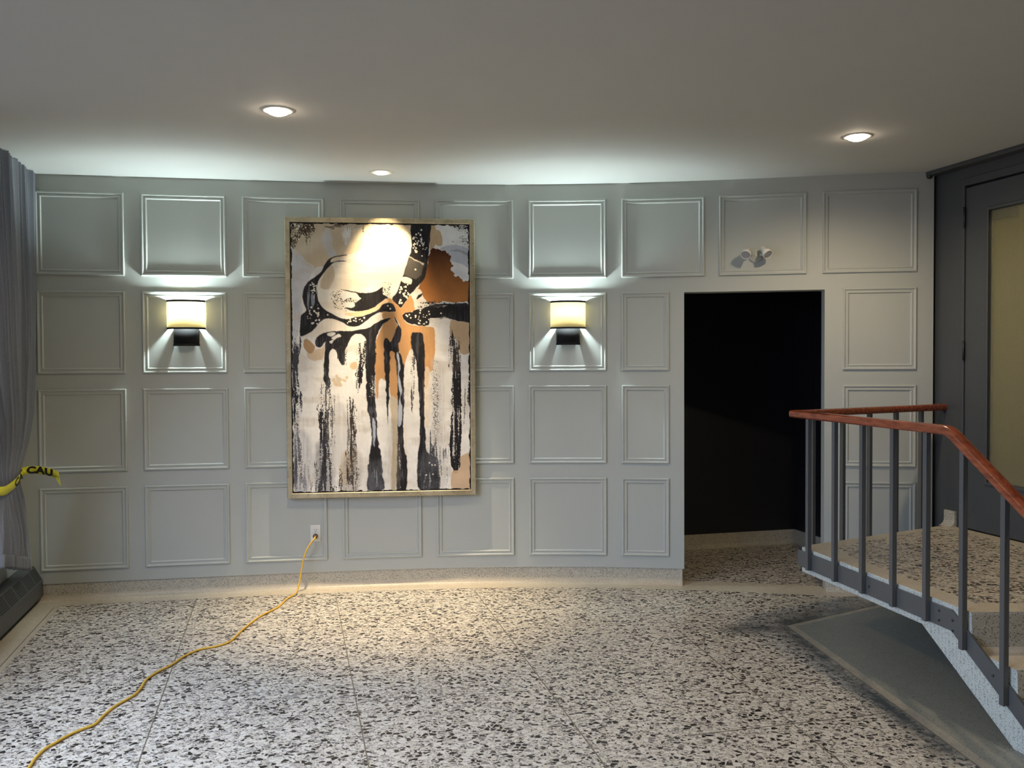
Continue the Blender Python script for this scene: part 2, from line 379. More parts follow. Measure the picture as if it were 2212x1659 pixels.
ZT = 2.6685; HP = 0.6422; HH = 0.5418; WP = 0.5386; GP = 0.1053
cols = [(-3.15 + i * (WP + GP), -3.15 + i * (WP + GP) + WP) for i in range(6)]
for i, (a, b_) in enumerate(cols):
    for r in range(4): moulding(a, b_, ZT - r * HP - HH, ZT - r * HP)
s7 = cols[5][1] + GP
moulding(s7, 1.2746, ZT - HH, ZT)
for r in range(1, 4): moulding(s7, 1.037, ZT - r * HP - HH, ZT - r * HP)
moulding(1.3719, 1.9403, ZT - HH, ZT); moulding(2.0417, 2.6347, ZT - HH, ZT)
for r in range(1, 4): moulding(2.172, 2.6347, ZT - r * HP - HH, ZT - r * HP)

# ------------------------------------------------------------------ floor, ceiling, other walls
mb = MB(); mb.v = [(-5, -4, 0), (6.5, -4, 0), (6.5, 9.0, 0), (-5, 9.0, 0)]; mb.f = [(0, 1, 2, 3)]
tag(mk('floor', mb.v, mb.f, M['terrazzo']), kind='structure')
tag(MB().box(-5, 6.5, -4, 9.0, CEIL, CEIL + 0.1).build('ceiling', M['ceiling']), kind='structure')
LP = Vector((-3.175, 5.63, 0)); RP = Vector((2.785, 5.80, 0))
def wall_box(name, P, d, n, t0, t1, z0, z1, th, mat, parent=None):     # box along d from t0 to t1; room side at P, thickness th along n
    a = P + d * t0; b_ = P + d * t1; c = b_ + n * th; e = a + n * th
    return MB().prism([(a.x, a.y), (b_.x, b_.y), (c.x, c.y), (e.x, e.y)], z0, z1).build(name, mat, parent)
def multi_wall(name, P, d, n, pieces, th, mat):
    mb = MB()
    for (t0, t1, z0, z1) in pieces:
        a = P + d * t0; b_ = P + d * t1; c = b_ + n * th; e = a + n * th
        mb.prism([(a.x, a.y), (b_.x, b_.y), (c.x, c.y), (e.x, e.y)], z0, z1)
    return tag(mb.build(name, mat), kind='structure')
WT0, WT1, WZ0, WZ1 = 0.45, 6.0, 0.42, 2.66
multi_wall('wall_left', LP, AX, -AN, [(-0.14, WT0, 0, CEIL), (WT1, 9.4, 0, CEIL), (WT0, WT1, 0, WZ0), (WT0, WT1, WZ1, CEIL)], 0.16, M['wall'])
win = empty('window_1', LP + AX * WT0); tag(win, kind='structure')
def local_wall(name, t0, t1, z0, z1, n0, n1, mat, parent):
    a = AX * (t0 - WT0) - AN * n0; b_ = AX * (t1 - WT0) - AN * n0; c = AX * (t1 - WT0) - AN * n1; e = AX * (t0 - WT0) - AN * n1
    return MB().prism([(a.x, a.y), (b_.x, b_.y), (c.x, c.y), (e.x, e.y)], z0, z1).build(name, mat, parent)
for k in range(5):
    t = WT0 + k * (WT1 - WT0 - 0.05) / 4
    local_wall('window_mullion', t, t + 0.05, WZ0, WZ1, 0.06, 0.11, M['dark'], win)
local_wall('window_sill', WT0, WT1, WZ0, WZ0 + 0.03, 0.0, 0.15, M['dark'], win)
local_wall('window_head', WT0, WT1, WZ1 - 0.05, WZ1, 0.06, 0.11, M['dark'], win)
# right wall (charcoal) with the door opening and the trim under the ceiling
DT0, DT1, DZ0, DZ1 = 0.262, 1.24, 0.48, 2.64
multi_wall('wall_right', RP, AX, AN, [(-0.16, DT0, 0, CEIL), (DT1, 9.8, 0, CEIL), (DT0, DT1, 0, DZ0 - 0.005), (DT0, DT1, DZ1, CEIL)], 0.16, M['dark'])
a = LP + AX * 8.3; b_ = RP + AX * 9.0
d = (b_ - a).normalized(); nrm = Vector((d.y, -d.x, 0))
multi_wall('wall_front', a - d * 0.3, d, nrm, [(0, (b_ - a).length + 0.6, 0, CEIL)], 0.15, M['wall'])
tr1 = empty('trim_1', RP); tag(tr1, kind='structure')
a = -AN * 0.03
def rprism(name, t0, t1, n0, n1, z0, z1, mat, parent):      # local to RP; n towards the room (-AN)
    q_ = [AX * t0 - AN * n0, AX * t1 - AN * n0, AX * t1 - AN * n1, AX * t0 - AN * n1]
    return MB().prism([(p.x, p.y) for p in q_], z0, z1).build(name, mat, parent)
bevel(rprism('ceiling_strip', -0.012, 8.5, 0.0, 0.078, CEIL - 0.027, CEIL - 0.001, M['dark'], tr1), 0.004)
o = MB().lathe([(0.0001, -0.016), (0.012, -0.014), (0.018, -0.006), (0.019, 0.004)], 16, Matrix.Translation(AX * 0.012 - AN * 0.058 + Vector((0, 0, CEIL - 0.031)))).build('strip_end_foot', M['bolt'], tr1, True)

# alcove behind the doorway
NB = Vector((2.404, 7.469, 0)); nd = Vector((0.9709, 0.2422, 0)).normalized(); nn = Vector((-nd.y, nd.x, 0))
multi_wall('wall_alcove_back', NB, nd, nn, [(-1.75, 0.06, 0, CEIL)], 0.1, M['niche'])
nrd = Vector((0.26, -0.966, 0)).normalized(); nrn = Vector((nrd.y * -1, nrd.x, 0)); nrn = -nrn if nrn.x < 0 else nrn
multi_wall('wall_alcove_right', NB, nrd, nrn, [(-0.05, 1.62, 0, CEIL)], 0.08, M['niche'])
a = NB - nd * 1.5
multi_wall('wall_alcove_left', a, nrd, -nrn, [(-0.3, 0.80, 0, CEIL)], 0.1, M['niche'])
# base of the alcove
def straight_base(name, P, d, n, L, t0=0.0):
    prof = [(0.0, 0.1155), (0.012, 0.1155), (0.012, 0.03), (0.018, 0.014), (0.032, 0.003), (0.05, 0.0008), (0.05, -0.01), (0.0, -0.01)]
    mb = MB(); mb.loft([[P + d * t + n * h + Vector((0, 0, z)) for h, z in prof] for t in (t0, L)])
    return tag(mb.build(name, M['fine']), kind='structure')
straight_base('baseboard_alcove', NB, nd, -nn, 0.0, -1.5)
straight_base('baseboard_alcove_right', NB, nrd, -nrn, 1.4)
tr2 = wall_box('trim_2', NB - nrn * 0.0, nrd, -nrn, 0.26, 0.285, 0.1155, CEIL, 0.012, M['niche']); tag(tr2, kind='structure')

# floor border strips, dividers, pad under the landing: thin inlays flush with the floor
def flat(name, poly, z, mat, parent=None, z0=-0.004):
    return MB().prism(poly, z0, z).build(name, mat, parent)
n = 90; mb = MB(); vs = []; fs = []
for i in range(n):
    s = S_L + (S_R + 0.0 - S_L) * i / (n - 1)
    vs += [W(s, 0.0008, -0.14), W(s, 0.0008, 0.118)]
for i in range(n - 1): fs.append((2 * i, 2 * i + 1, 2 * i + 3, 2 * i + 2))
o = mk('trim_3', vs, fs, M['strip']); fixn(o)
for p_ in o.data.polygons:
    if p_.normal.z < 0: p_.flip()
tag(o, kind='structure')
# strip in front of the radiator
q_ = [(-3.06, 5.63), (-2.945, 5.60), (-1.25, -0.80), (-1.40, -0.80)]
q_ = [tuple((Vector((-3.03, 5.66, 0)) + AX * t + AN * k).xy) for t, k in ((0, -0.14), (0, 0.11), (6.5, 0.11), (6.5, -0.14))]
tag(flat('trim_4', q_, 0.0009, M['strip']), kind='structure')
k_ = 5
def divider(x0, y0, x1, y1, wd=0.0045):
    global k_
    d = Vector((x1 - x0, y1 - y0, 0)); L = d.length; d.normalize(); nn_ = Vector((-d.y, d.x, 0)) * wd / 2
    a = Vector((x0, y0, 0)); b_ = Vector((x1, y1, 0))
    o = flat('trim_%d' % k_, [tuple((a - nn_).xy), tuple((a + nn_).xy), tuple((b_ + nn_).xy), tuple((b_ - nn_).xy)], 0.0012, M['divider']); k_ += 1
    tag(o, kind='structure')
def ext(x0, y0, x1, y1, k):
    return x0, y0, x0 + (x1 - x0) * k, y0 + (y1 - y0) * k
for q_ in ((-2.089, 5.774, -1.443, 3.328), (-1.182, 5.826, -0.553, 3.318), (-0.262, 5.939, 0.352, 3.308), (0.927, 5.126, 1.263, 3.298)): divider(*ext(*q_, 2.2))
divider(0.706, 3.59, 1.736, 3.843)
divider(-2.92, 5.56, -1.35, -0.3)
PAD = [(1.597, 5.097), (2.292, 5.516), (2.86, 5.70), (3.30, 3.9), (3.50, 3.0), (2.6, 2.6), (1.83, 2.6), (1.755, 3.367)]
divider(1.594, 5.11, 1.83, 2.6, 0.006); divider(1.594, 5.11, 2.30, 5.53, 0.005)
o = flat('trim_%d' % k_, PAD, 0.0006, M['padstrip']); tag(o, kind='structure'); k_ += 1
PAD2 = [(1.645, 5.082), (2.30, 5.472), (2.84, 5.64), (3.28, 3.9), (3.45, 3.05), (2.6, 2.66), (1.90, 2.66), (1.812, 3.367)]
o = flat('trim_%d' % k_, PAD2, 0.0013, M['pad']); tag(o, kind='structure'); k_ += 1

# ------------------------------------------------------------------ staircase with landing
A = Vector((1.656, 5.018, 0)); T = Vector((0.20354, -0.97907, 0)); NO = Vector((-0.97907, -0.20354, 0))
Cb = Vector((1.73, 5.08, 0)); Db = Vector((2.80, 5.68, 0)); T2 = (Db - Cb).normalized(); N2 = Vector((-T2.y, T2.x, 0))
LZ = 0.48
stairs = empty('staircase', (A.x, A.y, 0)); tag(stairs, 'short terrazzo staircase with a cantilevered landing below the charcoal door', 'stairs')
def rel(p): return p - Vector((A.x, A.y, 0))
def wallx(y): return 2.785 + (5.80 - y) * 0.2692
E_ = Vector((1.0, 0.0, 0))
def side(t): return A + T * t
def wallhit(p): # point on right wall at the same y
    return Vector((wallx(p.y), p.y, 0))
tn = 1.05
P0 = side(0); P1 = side(tn); P1w = wallhit(P1); Dw = Vector((wallx(5.68), 5.68, 0))
Pc = A + (Cb - A) * 0.98
out_ = [P0, P1, P1w, Dw, Cb]
def shrink_poly(P, d):
    c_ = []
    for i in range(len(P)):
        a, b_, c = P[i - 1], P[i], P[(i + 1) % len(P)]
        e1 = (b_ - a).normalized(); e2 = (c - b_).normalized()
        n1 = Vector((-e1.y, e1.x, 0)); n2 = Vector((-e2.y, e2.x, 0))
        bis = (n1 + n2); bis = bis / max(1e-6, bis.dot(n1)); c_.append(b_ + bis * d)
    return c_
# landing slab
vs = [rel(p) + Vector((0, 0, LZ)) for p in out_] + [rel(p) + Vector((0, 0, 0.337)) for p in out_]
k = len(out_)
fs = [tuple(range(k)), tuple(range(2 * k - 1, k - 1, -1))] + [(i, k + i, k + (i + 1) % k, (i + 1) % k) for i in range(k)]
o = mk('landing_slab', vs, fs, None, stairs, mats=[M['pale'], M['strip']], fm=[1] + [0] * (k + 1)); fixn(o)
bevel(o, 0.006, 3, 60)
# flight: side profile extruded towards the wall
prof = [(tn, 0.337), (tn, LZ), (1.356, LZ), (1.362, LZ - 0.012), (1.366, 0.365), (1.378, 0.338), (1.405, 0.3215), (1.61, 0.32), (1.616, 0.308), (1.62, 0.205), (1.632, 0.178), (1.66, 0.1615), (1.864, 0.16), (1.87, 0.148), (1.874, 0.04), (1.89, 0.012), (1.92, 0.001), (1.92, -0.002), (1.606, -0.002)]
mi = [0, 1, 2, 2, 2, 1, 1, 2, 2, 2, 1, 1, 2, 2, 2, 1, 0, 0, 0]
vs = []; fs = []; fm = []
for t, z in prof:
    p = side(t); vs.append(rel(p) + Vector((0, 0, z)))
for t, z in prof:
    p = side(t); q2 = wallhit(p); vs.append(rel(q2) + Vector((0, 0, z)))
k = len(prof)
fs = [tuple(range(k)), tuple(range(2 * k - 1, k - 1, -1))]; fm = [0, 0]
for i in range(k): fs.append((i, k + i, k + (i + 1) % k, (i + 1) % k)); fm.append(mi[i])
o = mk('stair_flight', vs, fs, None, stairs, mats=[M['pale'], M['strip'], M['riser']], fm=fm); fixn(o)
# chip inlay of landing top
inl = [side(0.14) - NO * 0.13, side(1.24) - NO * 0.12, wallhit(side(1.24)) + Vector((-0.10, 0, 0)), Vector((wallx(5.60) - 0.10, 5.57, 0)), Cb + T2 * 0.10 - N2 * 0.11]
vs = [rel(p) + Vector((0, 0, LZ + 0.0006)) for p in inl] + [rel(p) + Vector((0, 0, LZ - 0.002)) for p in inl]
k = len(inl)
fs = [tuple(range(k)), tuple(range(2 * k - 1, k - 1, -1))] + [(i, k + i, k + (i + 1) % k, (i + 1) % k) for i in range(k)]
fixn(mk('landing_inlay', vs, fs, M['terrazzo_land'], stairs))
# cove base against the charcoal wall
bz = MB(); bz.box(0, 0, 0, 0, 0, 0); bz = MB()
prof_b = [(0.0, 0.098), (0.016, 0.098), (0.016, 0.035), (0.024, 0.015), (0.042, 0.003), (0.055, 0.001), (0.055, -0.001), (0.0, -0.001)]
bz.loft([[rel(RP + AX * t - AN * (h + 0.0005)) + Vector((0, 0, LZ + z)) for h, z in prof_b] for t in (0.113, 0.205)])
bz.build('cove_base', M['fine'], stairs)

# railing
rail = empty('railing', (A.x, A.y, 0)); tag(rail, 'grey steel baluster railing with red-brown wooden handrail around the stair landing', 'railing')
def plate_ring(t, z0, z1, off0, off1):
    return [rel(side(t)) + NO * off0 + Vector((0, 0, z0)), rel(side(t)) + NO * off1 + Vector((0, 0, z0)), rel(side(t)) + NO * off1 + Vector((0, 0, z1)), rel(side(t)) + NO * off0 + Vector((0, 0, z1))]
def pz(t, z): return z if t < 1.252 else z - 0.64 * (t - 1.252)
mb = MB(); mb.loft([plate_ring(t, pz(t, 0.370), pz(t, 0.461), 0.001, 0.011) for t in (-0.025, 1.252, 1.80)])
fp = mb.build('fascia_plate', M['steel'], rail)
mb = MB()
def plate2(t): return [rel(Cb + T2 * t) + N2 * o_ + Vector((0, 0, z)) for o_, z in ((0.001, 0.370), (0.011, 0.370), (0.011, 0.461), (0.001, 0.461))]
mb.loft([plate2(t) for t in (0.0, 1.19)]); mb.build('fascia_plate', M['steel'], rail)
# plate around the clipped corner
mb = MB(); q0 = rel(side(-0.02)) + NO * 0.001; q1 = rel(side(-0.02)) + NO * 0.011; r0 = rel(Cb) + N2 * 0.001; r1 = rel(Cb) + N2 * 0.011
mb.loft([[p + Vector((0, 0, z)) for p, z in ((q0, .370), (q1, .370), (q1, .461), (q0, .461))], [p + Vector((0, 0, z)) for p, z in ((r0, .370), (r1, .370), (r1, .461), (r0, .461))]])
mb.build('fascia_plate', M['steel'], rail)
def bolt(t, z):
    c_ = rel(side(t)) + NO * 0.011 + Vector((0, 0, z)); mm = basis(c_, T, Vector((0, 0, 1)), NO)
    return MB().lathe([(0.0055, 0.0), (0.0055, 0.003), (0.004, 0.0045), (0.0001, 0.005)], 10, mm).build('bolt', M['bolt'], fp, True)
for t, z in ((0.075, 0.437), (0.075, 0.394), (0.66, 0.415), (1.175, 0.437), (1.175, 0.394), (1.262, 0.418), (1.262, 0.372), (1.50, 0.26)): bolt(t, z)
RZ = 1.222
bt = [0.112, 0.372, 0.620, 0.866, 1.104, 1.338, 1.572]
def rz(t): return RZ if t < 1.254 else RZ - 0.65 * (t - 1.254)
for t in bt:
    w_ = 0.0125; c_ = rel(side(t)) + NO * (0.0115 + w_)
    zb = pz(t, 0.372); mb = MB()
    ring = [c_ + T * a_ * w_ + NO * b2 * w_ for a_, b2 in ((-1, -1), (1, -1), (1, 1), (-1, 1))]
    mb.loft([[p + Vector((0, 0, zb)) for p in ring], [p + Vector((0, 0, rz(t) + 0.012)) for p in ring]])
    bevel(mb.build('baluster', M['steel'], rail), 0.0015, 1)
for t in (0.039, 0.293, 0.531, 0.776, 1.018):
    w_ = 0.0125; c_ = rel(Cb + T2 * t) + N2 * (0.0115 + w_); mb = MB()
    ring = [c_ + T2 * a_ * w_ + N2 * b2 * w_ for a_, b2 in ((-1, -1), (1, -1), (1, 1), (-1, 1))]
    mb.loft([[p + Vector((0, 0, 0.372)) for p in ring], [p + Vector((0, 0, RZ + 0.015)) for p in ring]])
    bevel(mb.build('baluster', M['steel'], rail), 0.0015, 1)
# handrail: rounded section swept around the corner and down the flight
def section(c_, side_v, up_v, w_=0.026, h_=0.0215):
    r = []
    for k in range(20):
        a_ = 2 * math.pi * k / 20; ca, sa = math.cos(a_), math.sin(a_)
        e = 0.55
        r.append(c_ + side_v * (math.copysign(abs(ca) ** e, ca) * w_) + up_v * (math.copysign(abs(sa) ** e, sa) * h_))
    return r
off = 0.025; zc = RZ + 0.019; UZ = Vector((0, 0, 1))
l1 = rel(side(0)) + NO * off; l2 = rel(Cb) + N2 * off
# intersection of both rail lines
den = T.x * (-T2.y) + T2.x * T.y
dv = l2 - l1; tt = (dv.x * (-T2.y) + T2.x * dv.y) / den
X0 = l1 + T * tt
bis_side = (NO + N2); bis_side = bis_side / bis_side.dot(NO)
pts = []
e_end = rel(Cb + T2 * 1.262) + N2 * off
rings = [section(e_end + UZ * zc, N2 * 1, UZ), section(X0 + UZ * zc, bis_side, UZ)]
bend = l1 + T * 1.254
import math as _m
sl = Vector((T.x, T.y, -0.65)).normalized(); upv = (UZ - sl * UZ.dot(sl)).normalized()
for k in range(0, 4):
    f = k / 3; tt_ = 1.225 + 0.06 * f; z_ = zc - 0.65 * 0.06 * f * f * 0.5 - (0 if f < 1 else 0)
    rings.append(section(l1 + T * tt_ + UZ * z_, NO, (UZ * (1 - f) + upv * f).normalized()))
zl = zc - 0.65 * 0.03
rings.append(section(l1 + T * 1.85 + UZ * (zl - 0.65 * (1.85 - 1.285)), NO, upv))
mb = MB(); mb.loft(rings); mb.build('handrail', M['wood'], rail, True)
md = rail.children[-1].modifiers.new('split', 'EDGE_SPLIT'); md.split_angle = math.radians(50)
c_ = rel(Cb + T2 * 1.24) + N2 * off + UZ * (RZ - 0.004)
MB().tube([c_ + UZ * 0.004, c_ - UZ * 0.012, c_ - UZ * 0.012 + T2 * 0.03], 0.007).build('rail_bracket', M['steel'], rail, True)

# ------------------------------------------------------------------ door in the charcoal wall
door = empty('door_1', RP); tag(door, kind='structure')
# casing (raised architrave), leaf, stops, glass, hinges
def dbox(name, t0, t1, n0, n1, z0, z1, mat, parent=door): return rprism(name, t0, t1, n0, n1, z0, z1, mat, parent)
mb = MB()
for (t0, t1, z0, z1) in ((0.233, 0.264, LZ, 2.683), (1.236, 1.27, LZ, 2.683), (0.264, 1.236, 2.636, 2.683)):
    q_ = [AX * t0 + AN * 0.04, AX * t1 + AN * 0.04, AX * t1 - AN * 0.010, AX * t0 - AN * 0.010]
    mb.prism([(p.x, p.y) for p in q_], z0, z1)
for (t0, t1, z0, z1) in ((0.233, 0.30, LZ, 2.683), (1.20, 1.27, LZ, 2.683), (0.30, 1.20, 2.60, 2.683)):  # unseen stop behind the leaf, added to block light leaking through the gap
    q_ = [AX * t0 + AN * 0.042, AX * t1 + AN * 0.042, AX * t1 + AN * 0.075, AX * t0 + AN * 0.075]
    mb.prism([(p.x, p.y) for p in q_], z0, z1)
bevel(mb.build('door_frame', M['dark'], door), 0.004)
leaf = MB()
lt0, lt1, lz0, lz1 = 0.268, 1.232, LZ + 0.008, 2.622; gt0, gt1, gz0, gz1 = 0.452, 1.05, 0.80, 2.455
for (t0, t1, z0, z1) in ((lt0, gt0, lz0, lz1), (gt1, lt1, lz0, lz1), (gt0, gt1, lz0, gz0), (gt0, gt1, gz1, lz1)):
    q_ = [AX * t0 + AN * 0.040, AX * t1 + AN * 0.040, AX * t1 + AN * 0.0, AX * t0 + AN * 0.0]
    leaf.prism([(p.x, p.y) for p in q_], z0, z1)
lf = leaf.build('door_leaf', M['dark'], door)
mb = MB()
for (t0, t1, z0, z1) in ((gt0 - 0.022, gt0, gz0 - 0.022, gz1 + 0.022), (gt1, gt1 + 0.022, gz0 - 0.022, gz1 + 0.022), (gt0, gt1, gz0 - 0.022, gz0), (gt0, gt1, gz1, gz1 + 0.022)):
    q_ = [AX * t0 + AN * 0.012, AX * t1 + AN * 0.012, AX * t1 - AN * 0.007, AX * t0 - AN * 0.007]
    mb.prism([(p.x, p.y) for p in q_], z0, z1)
bevel(mb.build('glazing_bead', M['dark'], door), 0.004)
dbox('glass_pane', gt0 - 0.004, gt1 + 0.004, -0.026, -0.018, gz0 - 0.004, gz1 + 0.004, M['glass'])
for z0, z1 in ((2.375, 2.505), (1.545, 1.668)):
    o = MB().lathe([(0.0001, z0), (0.007, z0), (0.007, z1), (0.0001, z1)], 12, Matrix.Translation(AX * 0.266 - AN * 0.012)).build('hinge', M['bolt'], door, True)
# room behind the glass: closer and an ochre wall lit by an added lamp
closer = empty('door_closer', RP + AX * 0.50 + AN * 0.029 + Vector((0, 0, 2.425))); tag(closer, 'dark door closer seen blurred through top of the yellow glass', 'door closer')
q_ = [AX * -0.10 + AN * 0.0, AX * 0.10 + AN * 0.0, AX * 0.10 + AN * 0.05, AX * -0.10 + AN * 0.05]
MB().prism([(p.x, p.y) for p in q_], -0.028, 0.028).build('closer_body', M['black'], closer)
q_ = [AX * 0.06 + AN * 0.0, AX * 0.36 + AN * 0.10, AX * 0.36 + AN * 0.12, AX * 0.06 + AN * 0.02]
MB().prism([(p.x, p.y) for p in q_], 0.030, 0.040).build('closer_arm', M['bolt'], closer)
multi_wall('wall_vestibule', RP + AN * 1.3, AX, AN, [(-0.6, 2.2, 0, CEIL)], 0.1, M['olive_wall'])
multi_wall('wall_vestibule_end', RP + AN * 0.16 - AX * 0.6, AN, -AX, [(0, 1.15, 0, CEIL)], 0.1, M['olive_wall'])
v = RP + AX * 0.9 + AN * 0.75
lamp('added_glass_backlight', 'POINT', (v.x, v.y, 2.55), 4.5, (1.0, 0.88, 0.55), shadow_soft_size=0.1)  # unseen lamp added behind the door to light the pane from the back

# ------------------------------------------------------------------ sconces
def sconce(s, label, src=None):
    p, a_ = wall_frame(s, 1.775)
    root = empty('wall_sconce', p, a_)
    tag(root, label, 'wall lamp', 'wall sconces flanking the painting')
    if src:
        for ch in src.children:
            c_ = ch.copy(); COL.objects.link(c_); c_.parent = root
        return root
    def arc(hw, dp, k=28):
        return [(-hw * math.cos(math.pi * i / k), -0.001 - dp * math.sin(math.pi * i / k) ** 0.8) for i in range(k + 1)]
    def wrap(name, hw, dp, z0, z1, mat, th=0.0015):
        outer = arc(hw, dp); inner = arc(hw - th, dp - th); vs = []; fs = []
        k = len(outer)
        for x, y in outer: vs += [(x, y, z0), (x, y, z1)]
        for x, y in inner: vs += [(x, y, z0), (x, y, z1)]
        for i in range(k - 1):
            a = 2 * i; b_ = 2 * k + 2 * i
            fs += [(a, a + 2, a + 3, a + 1), (b_, b_ + 1, b_ + 3, b_ + 2), (a, b_, b_ + 2, a + 2), (a + 1, a + 3, b_ + 3, b_ + 1)]
        fs += [(0, 1, 2 * k + 1, 2 * k), (2 * k - 2, 4 * k - 2, 4 * k - 1, 2 * k - 1)]
        return fixn(mk(name, vs, fs, mat, root, True))
    wrap('lamp_shade', 0.121, 0.100, 0.010, 0.180, M['shade'])
    wrap('shade_band', 0.1225, 0.1015, 0.180, 0.193, M['black'], 0.003); wrap('shade_band', 0.1225, 0.1015, 0.0, 0.0115, M['black'], 0.003)
    wrap('wall_bracket', 0.081, 0.066, -0.108, 0.002, M['black'], 0.003)
    wrap('bracket_rim', 0.083, 0.068, -0.110, -0.096, M['black'], 0.003)
    MB().box(-0.04, 0.04, -0.012, -0.001, -0.08, 0.17).build('back_plate', M['white_plastic'], root)
    MB().lathe([(0.014, 0.03), (0.016, 0.105)], 16, Matrix.Translation((0, -0.034, 0)), True).build('lamp_holder', M['white_plastic'], root, True)
    MB().tube([(0, -0.010, 0.06), (0, -0.03, 0.06)], 0.006).build('holder_arm', M['white_plastic'], root, True)
    MB().lathe([(0.0001, 0.104), (0.012, 0.108), (0.021, 0.122), (0.023, 0.136), (0.018, 0.150), (0.0001, 0.158)], 20, Matrix.Translation((0, -0.034, 0))).build('bulb', M['bulb_cool'], root, True)
    return root
sc1 = sconce(-2.228, 'half-drum wall sconce with cream shade, lit, left of the large painting')
sconce(0.343, 'half-drum wall sconce with cream shade, lit, between the painting and dark doorway', sc1)

# ------------------------------------------------------------------ ceiling lights
def downlight(x, y, label, lens_mat, tilt=None):
    root = empty('recessed_downlight', (x, y, CEIL)); tag(root, label, 'ceiling light', 'recessed downlights')
    MB().lathe([(0.052, -0.001), (0.054, -0.006), (0.072, -0.005), (0.079, -0.002), (0.080, -0.0002)], 40).build('trim_ring', M['white_plastic'], root, True)
    if tilt is None:
        MB().lathe([(0.0001, -0.026), (0.025, -0.024), (0.045, -0.016), (0.055, -0.004)], 32).build('lens', lens_mat, root, True)
    else:
        mm = Matrix.Translation((0, 0, -0.006)) @ Matrix.Rotation(tilt, 4, 'X')
        MB().lathe([(0.0001, -0.010), (0.030, -0.009), (0.038, -0.004), (0.040, 0.003)], 32, mm).build('lens', lens_mat, root, True)
    return root
downlight(*DOWN_L[0], 'bright warm recessed ceiling downlight at left, farther from the wall than the accent light', M['bulb_warm'])
downlight(*DOWN_L[1], 'bright warm recessed ceiling downlight at right, above the stair railing', M['bulb_warm'])
downlight(*SPOT_L, 'small recessed accent light in ceiling directly above the painting', M['bulb_spot'], 0.3)

# ------------------------------------------------------------------ emergency light
p, a_ = wall_frame(1.612, 2.258)
em = empty('emergency_light', p, a_); tag(em, 'white twin-head emergency light mounted over the dark doorway', 'emergency light')
my = Matrix.Rotation(math.pi / 2, 4, 'X')
MB().lathe([(0.047, 0.0), (0.047, 0.008), (0.041, 0.013), (0.0001, 0.018)], 32, my).build('mounting_plate', M['wall'], em, True)
def head(cx, cz, dirv, neckside):
    c_ = Vector((cx, -0.095, cz)); z = Vector(dirv).normalized(); x = z.cross(Vector((0, 0, 1))).normalized(); y = z.cross(x)
    mm = basis(c_, x, y, z)
    h = MB().lathe([(0.0001, -0.070), (0.011, -0.069), (0.015, -0.062), (0.016, -0.038), (0.021, -0.030), (0.030, -0.016), (0.033, -0.004), (0.033, 0.012), (0.030, 0.014), (0.0275, 0.008)], 28, mm).build('lamp_head', M['white_plastic'], em, True)
    MB().lathe([(0.0275, 0.008), (0.020, -0.004), (0.008, -0.012), (0.0001, -0.012)], 24, mm).build('reflector', M['chrome'], h, True)
    MB().lathe([(0.0275, 0.0095), (0.0001, 0.0105)], 24, mm).build('lens', M['lens_off'], h, True)
    MB().tube([c_ + Vector((-neckside * 0.0, 0, 0)) - z * 0.02, Vector((cx * 0.72, -0.06, cz * 0.4 + 0.0)), Vector((cx * 0.45, -0.016, 0.0))], 0.008).build('swivel_arm', M['white_plastic'], em, True)
head(-0.070, 0.0, (-0.25, -0.80, -0.62), 1)
head(0.066, 0.0, (0.42, -0.62, -0.66), -1)

# ------------------------------------------------------------------ outlet and extension cord
p, a_ = wall_frame(-1.404, 0.386)
ou = empty('wall_outlet', p, a_); tag(ou, 'white duplex wall outlet with a cord plugged in below the painting', 'outlet')
bevel(MB().box(-0.034, 0.034, -0.006, -0.0002, -0.056, 0.056).build('cover_plate', M['white_plastic'], ou), 0.002)
for zc_ in (0.0195, -0.0195):
    r_ = MB().box(-0.0165, 0.0165, -0.0075, -0.0055, zc_ - 0.014, zc_ + 0.014).build('receptacle', M['white_plastic'], ou)
    for x0 in (-0.0065, 0.0065): MB().box(x0 - 0.0012, x0 + 0.0012, -0.0082, -0.0070, zc_ + 0.000, zc_ + 0.009).build('slot', M['dark_slot'], r_)
    MB().lathe([(0.0001, -0.0082), (0.0026, -0.0082), (0.0026, -0.006)], 10, Matrix.Translation((0, 0, zc_ - 0.007)) @ Matrix.Rotation(-math.pi / 2, 4, 'X')).build('slot', M['dark_slot'], r_)
MB().lathe([(0.0001, 0.0068), (0.003, 0.0065), (0.003, 0.004)], 10, Matrix.Translation((0.0, 0, -0.0595 + 0.0595)) @ my).build('screw', M['white_plastic'], ou)
cord = empty('extension_cord', p, a_); tag(cord, 'yellow extension cord running from the wall outlet across the terrazzo floor', 'cord')
pm = Matrix.Translation((0, -0.0085, -0.0195)) @ my
plug = MB().lathe([(0.0001, 0.0), (0.0165, 0.0), (0.017, 0.012), (0.014, 0.016), (0.013, 0.028), (0.008, 0.034), (0.007, 0.040)], 20, pm, True).build('plug', M['brown_rubber'], cord, True)
fl = [(-1.480, 5.72), (-1.488, 5.524), (-1.544, 5.312), (-1.566, 5.062), (-1.570, 4.85), (-1.613, 4.762), (-1.692, 4.702), (-1.733, 4.597), (-1.750, 4.463), (-1.784, 4.342), (-1.790, 4.247), (-1.768, 4.125), (-1.767, 4.038), (-1.793, 3.929), (-1.797, 3.824), (-1.791, 3.725), (-1.817, 3.678), (-1.846, 3.618), (-1.864, 3.543), (-1.877, 3.479), (-1.869, 3.396), (-1.852, 3.322), (-1.84, 3.2), (-1.80, 3.0), (-1.70, 2.8)]
inv = Matrix.Translation(p) @ Matrix.Rotation(a_, 4, 'Z'); inv.invert()
st = [Matrix.Translation(p) @ Matrix.Rotation(a_, 4, 'Z') @ Vector(v_) for v_ in ((0, -0.045, -0.0195), (-0.006, -0.062, -0.030))]
